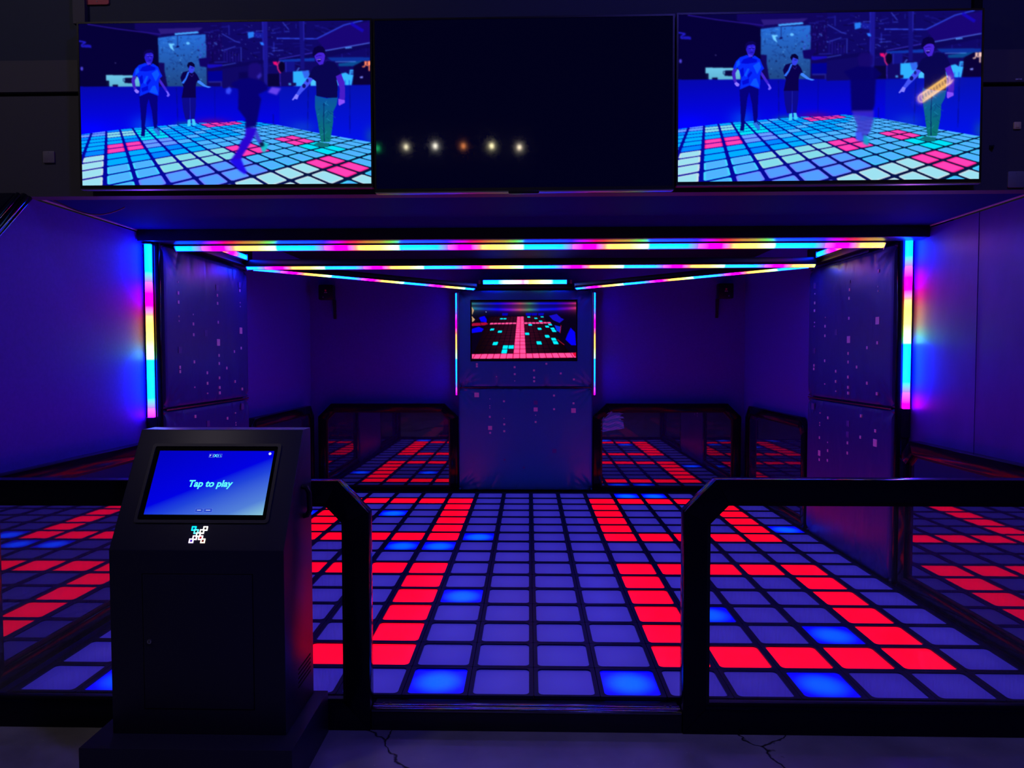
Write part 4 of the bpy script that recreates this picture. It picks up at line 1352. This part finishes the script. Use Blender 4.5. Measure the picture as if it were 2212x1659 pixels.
def screen_mesh(name, cv, gx, gy, W, H):
    """flat display panel W x H in local x,z (facing -y); emission colours stored per grid vertex"""
    n = (gx + 1) * (gy + 1)
    u, v = np.meshgrid(np.linspace(0, 1, gx + 1), np.linspace(0, 1, gy + 1))
    co = np.stack([(u - 0.5) * W, np.zeros_like(u), (0.5 - v) * H], -1).reshape(-1, 3)
    idx = np.arange(n).reshape(gy + 1, gx + 1)
    f = np.stack([idx[:-1, :-1], idx[1:, :-1], idx[1:, 1:], idx[:-1, 1:]], -1).reshape(-1, 4)
    me = bpy.data.meshes.new(name)
    me.vertices.add(n)
    me.vertices.foreach_set('co', co.astype(np.float32).ravel())
    me.loops.add(f.size)
    me.loops.foreach_set('vertex_index', f.ravel().astype(np.int32))
    me.polygons.add(len(f))
    me.polygons.foreach_set('loop_start', np.arange(0, f.size, 4, dtype=np.int32))
    me.polygons.foreach_set('loop_total', np.full(len(f), 4, np.int32))
    me.update(calc_edges=True)
    xi = np.clip(u * cv.w - 0.5, 0, cv.w - 1.001)
    yi = np.clip(v * cv.h - 0.5, 0, cv.h - 1.001)
    x0, y0 = xi.astype(int), yi.astype(int)
    fx, fy = (xi - x0)[..., None], (yi - y0)[..., None]
    im = cv.img
    c = (im[y0, x0] * (1 - fx) + im[y0, x0 + 1] * fx) * (1 - fy) + (im[y0 + 1, x0] * (1 - fx) + im[y0 + 1, x0 + 1] * fx) * fy
    c = np.clip(c / 255.0, 0, 1)
    c = np.where(c <= 0.04045, c / 12.92, ((c + 0.055) / 1.055) ** 2.4)
    rgba = np.concatenate([c, np.ones(c.shape[:2] + (1,))], -1).reshape(-1, 4)
    at = me.color_attributes.new('picture', 'FLOAT_COLOR', 'POINT')
    at.data.foreach_set('color', rgba.astype(np.float32).ravel())
    return me


def screen_mat(name, strength):
    m = mat(name, (0.001, 0.001, 0.002), 0.03)
    at = N(m, 'ShaderNodeAttribute', attribute_name='picture')
    L(m, at.outputs['Color'], P(m).inputs['Emission Color'])
    P(m).inputs['Emission Strength'].default_value = strength
    return m


M['tv_screen'] = screen_mat('lit_tv_screen', 1.12)
M['game_screen'] = screen_mat('lit_game_screen', 1.15)


def put_mesh(name, me, m, parent, loc, rot=(0, 0, 0)):
    me.materials.append(m)
    o = bpy.data.objects.new(name, me)
    COL.objects.link(o)
    o.parent = parent
    o.location = Vector(loc) - wloc(parent)
    o.rotation_euler = rot
    return o


# ================================================================== TELEVISIONS
def television(label, x0, x1, z0, z1, tilt, picture):
    cx, cz = (x0 + x1) / 2, (z0 + z1) / 2
    W, H = x1 - x0, z1 - z0
    r = root('television', (cx, 3.54, cz), label, 'television', 'televisions in a row on the bulkhead')
    yf = 3.50
    make('body', B((x0, yf + 0.004, z0), (x1, yf + 0.055, z1)), M['tv_body'], r, 0.004)
    b = 0.009
    bm = bmesh.new()
    box(bm, (x0, yf, z0), (x1, yf + 0.006, z0 + 0.018))
    box(bm, (x0, yf, z1 - b), (x1, yf + 0.006, z1))
    box(bm, (x0, yf, z0 + 0.018), (x0 + b, yf + 0.006, z1 - b))
    box(bm, (x1 - b, yf, z0 + 0.018), (x1, yf + 0.006, z1 - b))
    make('bezel', bm, M['tv_body'], r)
    sw, sh = W - 2 * b, H - b - 0.018
    sc = (cx, yf + 0.0035, (z0 + 0.018 + z1 - b) / 2)
    if picture:
        put_mesh('screen', screen_mesh('screen', picture, 440, 252, sw, sh), M['tv_screen'], r, sc)
    else:
        make('screen', B((sc[0] - sw / 2, yf + 0.0035, sc[2] - sh / 2), (sc[0] + sw / 2, yf + 0.0045, sc[2] + sh / 2)), M['tv_dark'], r)
        make('sensor_lip', prism(rounded(cx - 0.075, z0 - 0.012, cx + 0.075, z0 + 0.004, 0.006, 3), yf - 0.004, yf + 0.012, 'y'), M['tv_body'], r, 0.0015)
    make('bottom_trim', B((x0 + 0.004, yf - 0.002, z0 - 0.004), (x1 - 0.004, yf + 0.02, z0 + 0.0015)), M['channel'], r)
    make('wall_bracket', B((cx - 0.35, yf + 0.055, cz - 0.2), (cx + 0.35, 3.57, cz + 0.2)), M['black'], r)
    r.rotation_euler = (0, tilt, 0)
    return r


television('large television on the left showing four players on a glowing tile floor', -2.233, -0.782, 2.362, 3.172, 0.0, paint_arcade(False))
television('large dark television with a faint blue screen glow in the middle, reflecting a row of small lamps', -0.776, 0.680, 2.338, 3.172, -0.004, None)
television('large television on the right showing four players, runner a moment later', 0.689, 2.142, 2.361, 3.181, -0.003, paint_arcade(True))

# small screen set into the padded pillar
gt = root('game_screen', (-0.078, 8.09, 1.48), 'small landscape screen in the padded pillar showing pink and cyan tiles', 'screen')
make('body', B((-0.676, 8.088, 1.484), (0.519, 8.16, 2.160)), M['tv_body'], gt, 0.003)
bm = bmesh.new()
for lo, hi in (((-0.676, 8.076, 1.484), (0.519, 8.088, 1.508)), ((-0.676, 8.076, 2.152), (0.519, 8.088, 2.160)),
               ((-0.676, 8.076, 1.508), (-0.668, 8.088, 2.152)), ((0.511, 8.076, 1.508), (0.519, 8.088, 2.152))):
    box(bm, lo, hi)
make('bezel', bm, M['tv_body'], gt)
put_mesh('screen', screen_mesh('screen', paint_game(), 240, 135, 1.179, 0.644), M['game_screen'], gt, (-0.0785, 8.0845, 1.830))

# ================================================================== KIOSK
KX0, KX1 = -1.622, -0.95
kk = root('touchscreen_kiosk', (-1.29, 2.78, FL), 'black touchscreen kiosk with a slanted lit screen reading Tap to play', 'kiosk')
make('plinth', B((-1.69, 2.545, FL), (-0.893, 3.018, 0.088)), M['kiosk'], kk, 0.003)
make('cabinet', prism([(2.65, 0.088), (2.65, 0.80), (2.90, 1.235), (3.0, 1.235), (3.0, 0.088)], KX0, KX1, 'x'), M['kiosk'], kk, 0.003)
# door in the front
dr = make('door', B((-1.493, 2.6465, 0.189), (-1.072, 2.652, 0.708)), M['kiosk'], kk, 0.002)
gap = bmesh.new()
for lo, hi in (((-1.496, 2.649, 0.186), (-1.493, 2.6515, 0.711)), ((-1.072, 2.649, 0.186), (-1.069, 2.6515, 0.711)),
               ((-1.496, 2.649, 0.708), (-1.069, 2.6515, 0.711)), ((-1.496, 2.649, 0.186), (-1.069, 2.6515, 0.189))):
    box(gap, lo, hi)
make('door_gap', gap, M['black_matte'], kk)
lk = make('lock', prism(disc(-1.468, 0.451, 0.009, 18), 2.640, 2.648, 'y'), M['steel'], dr, 0.0012)
make('keyhole', B((-1.4692, 2.6392, 0.446), (-1.4668, 2.6402, 0.456)), M['black_matte'], kk)
# slanted face frame
SO = Vector((0, 2.65, 0.80))
SV = Vector((0, 0.25, 0.435)).normalized()
SU = Vector((1, 0, 0))
SN = SU.cross(SV).normalized()


def slant(poly, a, b, bm=None):
    return frame_prism(poly, a, b, SU, SV, SN, SO, bm)


bm = bmesh.new()
o0 = rounded(-1.553, 0.106, -1.026, 0.437, 0.012, 3)
o1 = rounded(-1.541, 0.118, -1.038, 0.425, 0.008, 3)
for i in range(len(o0)):
    j = (i + 1) % len(o0)
    slant([o0[i], o0[j], o1[j], o1[i]], -0.001, 0.006, bm)
make('screen_rim', bm, M['kiosk'], kk)
sb = make('screen_glass', slant(o1, 0.0, 0.0015), mat('kiosk_screen_border', (0.002, 0.002, 0.003), 0.1), kk)

m = mat('kiosk_display', (0.001, 0.001, 0.002), 0.1)
tc = N(m, 'ShaderNodeTexCoord')
sx = N(m, 'ShaderNodeSeparateXYZ')
L(m, tc.outputs['Generated'], sx.inputs[0])
# diagonal: deep blue upper left to pale teal lower right
e1 = N(m, 'ShaderNodeMath', operation='MULTIPLY_ADD')
L(m, sx.outputs['Z'], e1.inputs[0])
e1.inputs[1].default_value = -0.95
e1.inputs[2].default_value = 0.62
e2 = N(m, 'ShaderNodeMath', operation='MULTIPLY_ADD')
L(m, sx.outputs['X'], e2.inputs[0])
e2.inputs[1].default_value = 0.75
L(m, e1.outputs[0], e2.inputs[2])
rp = N(m, 'ShaderNodeValToRGB')
els = rp.color_ramp.elements
for _ in range(3):
    els.new(0.5)
for e, (pos, c) in zip(els, ((0.0, (0, 0, 185)), (0.50, (0, 0, 222)), (0.62, (30, 66, 214)), (0.86, (80, 125, 212)), (1.0, (135, 195, 210)))):
    e.position = pos
    e.color = lin(*c)
mpr = N(m, 'ShaderNodeMapRange')
mpr.inputs['From Min'].default_value = -0.35
mpr.inputs['From Max'].default_value = 1.37
L(m, e2.outputs[0], mpr.inputs['Value'])
L(m, mpr.outputs['Result'], rp.inputs['Fac'])
L(m, rp.outputs['Color'], P(m).inputs['Emission Color'])
P(m).inputs['Emission Strength'].default_value = 1.05
M['kiosk_display'] = m
ks = make('display', slant([(-1.521, 0.140), (-1.054, 0.139), (-1.053, 0.406), (-1.521, 0.407)], 0.001, 0.0025), m, kk)
glow_cyan = mat('display_cyan', (0, 0, 0), 0.5, emit=lin(95, 250, 255), estr=1.0)
glow_white = mat('display_white', (0, 0, 0), 0.5, emit=lin(225, 235, 255), estr=1.0)
glow_line = mat('display_line', (0, 0, 0), 0.5, emit=lin(95, 125, 235), estr=1.0)
glow_blue = mat('display_button', (0, 0, 0), 0.5, emit=lin(40, 75, 205), estr=1.0)


def text_on_slant(name, s, size, cu, cv_, m, parent, bold=0.0, shear=0.0, width=None):
    cu_d = bpy.data.curves.new(name, 'FONT')
    cu_d.body = s
    cu_d.size = size
    cu_d.offset = bold
    cu_d.shear = shear
    cu_d.align_x = 'CENTER'
    cu_d.align_y = 'CENTER'
    cu_d.resolution_u = 6
    tmp = bpy.data.objects.new(name, cu_d)
    COL.objects.link(tmp)
    bpy.context.view_layer.update()
    me = bpy.data.meshes.new_from_object(tmp.evaluated_get(bpy.context.evaluated_depsgraph_get()))
    bpy.data.objects.remove(tmp)
    bpy.data.curves.remove(cu_d)
    bm = bmesh.new()
    bm.from_mesh(me)
    bpy.data.meshes.remove(me)
    xs = [v.co.x for v in bm.verts]
    ys = [v.co.y for v in bm.verts]
    k = width / (max(xs) - min(xs)) if width else 1.0
    mx = (max(xs) + min(xs)) / 2
    my = (max(ys) + min(ys)) / 2
    for v in bm.verts:
        v.co = SO + SU * (cu + (v.co.x - mx) * k) + SV * (cv_ + (v.co.y - my) * k) + SN * 0.0034
    return make(name, bm, m, parent)


text_on_slant('lettering', 'Tap to play', 0.04, -1.2825, 0.2625, glow_cyan, ks, 0.0013, 0.14, 0.176)
# PIXEL logo: outlined letter boxes around a cyan X
for i, ch in enumerate('PIXEL'):
    u = (-1.309, -1.2985, -1.288, -1.2765, -1.2665)[i]
    text_on_slant('logo_letter', ch, 0.017 if ch == 'X' else 0.011, u, 0.385, glow_cyan if i >= 2 else glow_white, ks, 0.0006 if ch == 'X' else 0.0002)
bm = bmesh.new()
for u0, u1 in ((-1.3145, -1.2955), (-1.2815, -1.2625)):
    for q in ([(u0, .3775), (u1, .3775), (u1, .3783), (u0, .3783)], [(u0, .3917), (u1, .3917), (u1, .3925), (u0, .3925)],
              [(u0, .3775), (u0 + .0008, .3775), (u0 + .0008, .3925), (u0, .3925)], [(u1 - .0008, .3775), (u1, .3775), (u1, .3925), (u1 - .0008, .3925)]):
        slant(q, 0.0025, 0.0034, bm)
make('logo_box', bm, glow_line, ks)
make('icon', slant(disc(-1.068, 0.394, 0.0055, 18), 0.0025, 0.0034), glow_white, ks)
make('icon_mark', slant([(-1.0705, .3925), (-1.068, .3955), (-1.0655, .3925), (-1.068, .3935)], 0.0034, 0.004), glow_blue, ks)
for u0, u1 in ((-1.322, -1.291), (-1.2875, -1.2545)):
    make('button', slant(rounded(u0, .149, u1, .165, .002, 2), 0.0025, 0.0032), glow_line, ks)
    make('button_face', slant(rounded(u0 + .001, .150, u1 - .001, .164, .0015, 2), 0.0032, 0.0036), glow_blue, ks)
    make('button_mark', slant([(u0 + .008, .1562), (u1 - .008, .1562), (u1 - .008, .1582), (u0 + .008, .1582)], 0.0036, 0.004), glow_white, ks)
# glowing X emblem of square outlines under the screen
sq = 0.0145
em = [(-2, 2, (0, 235, 255)), (-1, 1, (90, 240, 255)), (0, 0, (255, 255, 245)), (1, 1, (255, 250, 240)), (2, 2, (255, 245, 235)),
      (-1, -1, (255, 235, 245)), (-2, -2, (235, 215, 255)), (1, -1, (255, 220, 225)), (2, -2, (255, 235, 200))]
inner = {(-2, 2): (0, 60, 140), (-2, -2): (60, 0, 200), (1, -1): (190, 0, 40), (2, -2): (110, 0, 20), (-1, -1): (60, 30, 60)}
mk = root
for a, b2, c in em:
    u, v = -1.2893 + a * 0.0112, 0.0612 + b2 * 0.0120
    h = 0.0086
    bm = bmesh.new()
    t = 0.0040
    for q in ([(u - h, v - h), (u + h, v - h), (u + h, v - h + t), (u - h, v - h + t)], [(u - h, v + h - t), (u + h, v + h - t), (u + h, v + h), (u - h, v + h)],
              [(u - h, v - h + t), (u - h + t, v - h + t), (u - h + t, v + h - t), (u - h, v + h - t)], [(u + h - t, v - h + t), (u + h, v - h + t), (u + h, v + h - t), (u + h - t, v + h - t)]):
        slant(q, 0.0, 0.0025, bm)
    sqo = make('emblem_square', bm, mat('emblem_glow', (0, 0, 0), 0.5, emit=lin(*c), estr=2.0), kk)
    ic = inner.get((a, b2), (30, 25, 30))
    make('emblem_core', slant([(u - h + t, v - h + t), (u + h - t, v - h + t), (u + h - t, v + h - t), (u - h + t, v + h - t)], 0.0, 0.0012),
         mat('emblem_core', (0.01, 0.01, 0.01), 0.5, emit=lin(*ic), estr=0.8), kk)
# grip handle on the right flank, vent slots low on the flank
hb = bmesh.new()
tube(hb, [(KX1, 2.875, 1.005), (KX1 + 0.018, 2.875, 1.000), (KX1 + 0.028, 2.877, 0.98), (KX1 + 0.028, 2.886, 0.905), (KX1 + 0.018, 2.889, 0.885), (KX1, 2.89, 0.88)], 0.011, 8)
make('side_handle', hb, M['black'], kk, smooth=True)
for k in range(5):
    make('vent_slot', B((KX1 - 0.001, 2.80 + 0.0, 0.20 + 0.018 * k), (KX1 + 0.0008, 2.96, 0.206 + 0.018 * k)), M['black_matte'], kk)

# ================================================================== SMALL WALL FITTINGS
def sensor(label, x, s):
    r = root('wall_sensor', (x, 8.2, 2.27), label, 'sensor', 'motion sensors high on the back wall')
    make('housing', B((x - 0.085, 8.13, 2.185), (x + 0.085, 8.235, 2.355)), M['black'], r, 0.012)
    make('logo_disc', prism(disc(x - s * 0.0, 2.289, 0.011, 16), 8.126, 8.131, 'y'), M['red_logo'], r)
    bm = bmesh.new()
    box(bm, (x - 0.017, 8.127, 2.262), (x - 0.002, 8.131, 2.270))
    box(bm, (x + 0.002, 8.127, 2.262), (x + 0.017, 8.131, 2.270))
    make('printed_mark', bm, M['white'], r)
    make('shadow_wedge', prism([(8.215, 2.186), (8.268, 2.186), (8.268, 1.97), (8.256, 1.97)], x + s * 0.055, x + s * 0.085, 'x'), M['black'], r)  # dark wedge standing in for the box's shadow on the wall
    make('lens', prism(disc(x - s * 0.03, 2.212, 0.008, 12), 8.127, 8.131, 'y'), M['steel'], r)
    make('wall_arm', B((x - 0.03, 8.23, 2.24), (x + 0.03, 8.268, 2.30)), M['black'], r)
    return r


sensor('small black sensor box high on the back wall, left of the pillar', -2.345, 1)
sensor('small black sensor box high on the back wall, right of the pillar', 2.205, -1)


def plate(name, label, cat, x, z, w, h, m, th=0.008, detail=None):
    r = root(name, (x, 3.575, z), label, cat)
    make('cover', prism(rounded(x - w / 2, z - h / 2, x + w / 2, z + h / 2, min(w, h) * 0.08, 2), 3.58 - th, 3.58, 'y'), m, r, 0.001)
    if detail == 'screws':
        for dz in (-h * 0.38, h * 0.38):
            make('screw', prism(disc(x, z + dz, 0.003, 10), 3.58 - th - 0.001, 3.58 - th + 0.001, 'y'), M['grey_plate'], r)
    elif detail == 'rocker':
        make('rocker', B((x - w * 0.22, 3.58 - th - 0.003, z - h * 0.3), (x + w * 0.22, 3.58 - th + 0.001, z + h * 0.3)), m, r, 0.0008)
    elif detail == 'boss':
        make('boss', prism(disc(x, z, w * 0.3, 14), 3.58 - th - 0.012, 3.58 - th + 0.001, 'y'), m, r)
    return r


plate('wall_plate', 'dim square blank plate on the bulkhead, left of the left television', 'plate', -2.438, 2.541, 0.058, 0.058, M['dim_plate'], detail='screws')
plate('wall_switch', 'small cream square switch on the bulkhead at the far right', 'switch', 2.357, 2.655, 0.034, 0.034, M['cream'], detail='rocker')
plate('wall_plate', 'larger grey square plate on the bulkhead at the bottom right corner', 'plate', 2.357, 2.395, 0.078, 0.078, M['grey_plate'], detail='screws')
plate('wall_grommet', 'small dark round grommet on the bulkhead beside the right television', 'grommet', 2.236, 2.553, 0.018, 0.018, M['black'], detail='boss')
plate('wall_label', 'thin white strip label on the bulkhead at the far right', 'label', 2.357, 2.876, 0.030, 0.006, M['white'], 0.008, 'screws')
plate('red_sign', 'red sign plate at the top edge above the left television', 'sign', -2.172, 3.352, 0.118, 0.125, M['red_plate'], detail='screws')
# loose cable sagging under the front ceiling by the left wall; its grey stands in for a highlight
pts = []
for k in range(15):
    t = k / 14
    pts.append((-2.50 + 0.27 * t, 3.68 + 0.20 * t, CE - 0.008 - 0.055 * math.sin(math.pi * t) * (0.75 + 0.5 * t)))
tag(make('cable', tube(bmesh.new(), pts, 0.004, 6), M['grey_plate'], None, smooth=True), 'thin cable, its highlight put in as grey, sagging under the front ceiling near the left wall', 'cable')

# ================================================================== HALL LAMPS SEEN MIRRORED IN THE SCREENS
def bulb(label, x, z, c, s):
    r = root('string_bulb', (x, -3.0, z), label, 'bulb', 'bulbs of the string light in the hall')
    bm = bmesh.new()
    bmesh.ops.create_uvsphere(bm, u_segments=12, v_segments=8, radius=0.022)
    bmesh.ops.scale(bm, vec=(1, 1, 1.4), verts=bm.verts)
    bmesh.ops.translate(bm, verts=bm.verts, vec=(x, -3.0, z))
    make('glass_bulb', bm, mat('bulb_glow', (0.3, 0.3, 0.3), 0.3, emit=c, estr=s), r, smooth=True)
    make('socket', prism(disc(x, -3.0, 0.014, 10), z + 0.024, z + 0.07, 'z'), M['black'], r)


for lb, x, z, c, s in (('green', -2.131, 4.433, (0.02, 1, 0.3), 22), ('first warm white', -1.73, 4.449, (1, 0.9, 0.6), 60), ('second warm white', -1.323, 4.458, (1, 0.95, 0.8), 70),
                       ('orange', -0.93, 4.455, (1, 0.3, 0.08), 40), ('third warm white', -0.537, 4.452, (1, 0.9, 0.5), 80), ('last warm white', -0.152, 4.430, (1, 0.85, 0.6), 70)):
    bulb(lb + ' bulb of the string light mirrored in the middle television', x, z, c, s)
wire = [(-3.2 + 0.4 * k, -3.0, 4.52 + 0.05 * math.cos(k)) for k in range(12)]
tag(make('string_light_wire', tube(bmesh.new(), wire, 0.006, 6), M['cable'], None, smooth=True), 'black wire of the string light hanging in the hall', 'wire')
# coiled yellow neon tube on the hall's far side
pts = []
for k in range(240):
    t = k / 239
    a = 2 * math.pi * 10 * t
    pts.append((5.33 + 0.37 * t + 0.05 * math.cos(a), -3.0 + 0.02 * math.sin(a), 5.04 + 0.25 * t + 0.055 * math.sin(a)))
tag(make('neon_tube', tube(bmesh.new(), pts, 0.007, 6), mat('neon_yellow', (0.3, 0.25, 0.1), 0.3, emit=(1.0, 0.55, 0.08), estr=26.0), None, smooth=True),
    'coiled yellow neon tube in the hall mirrored in the right television', 'neon sign')
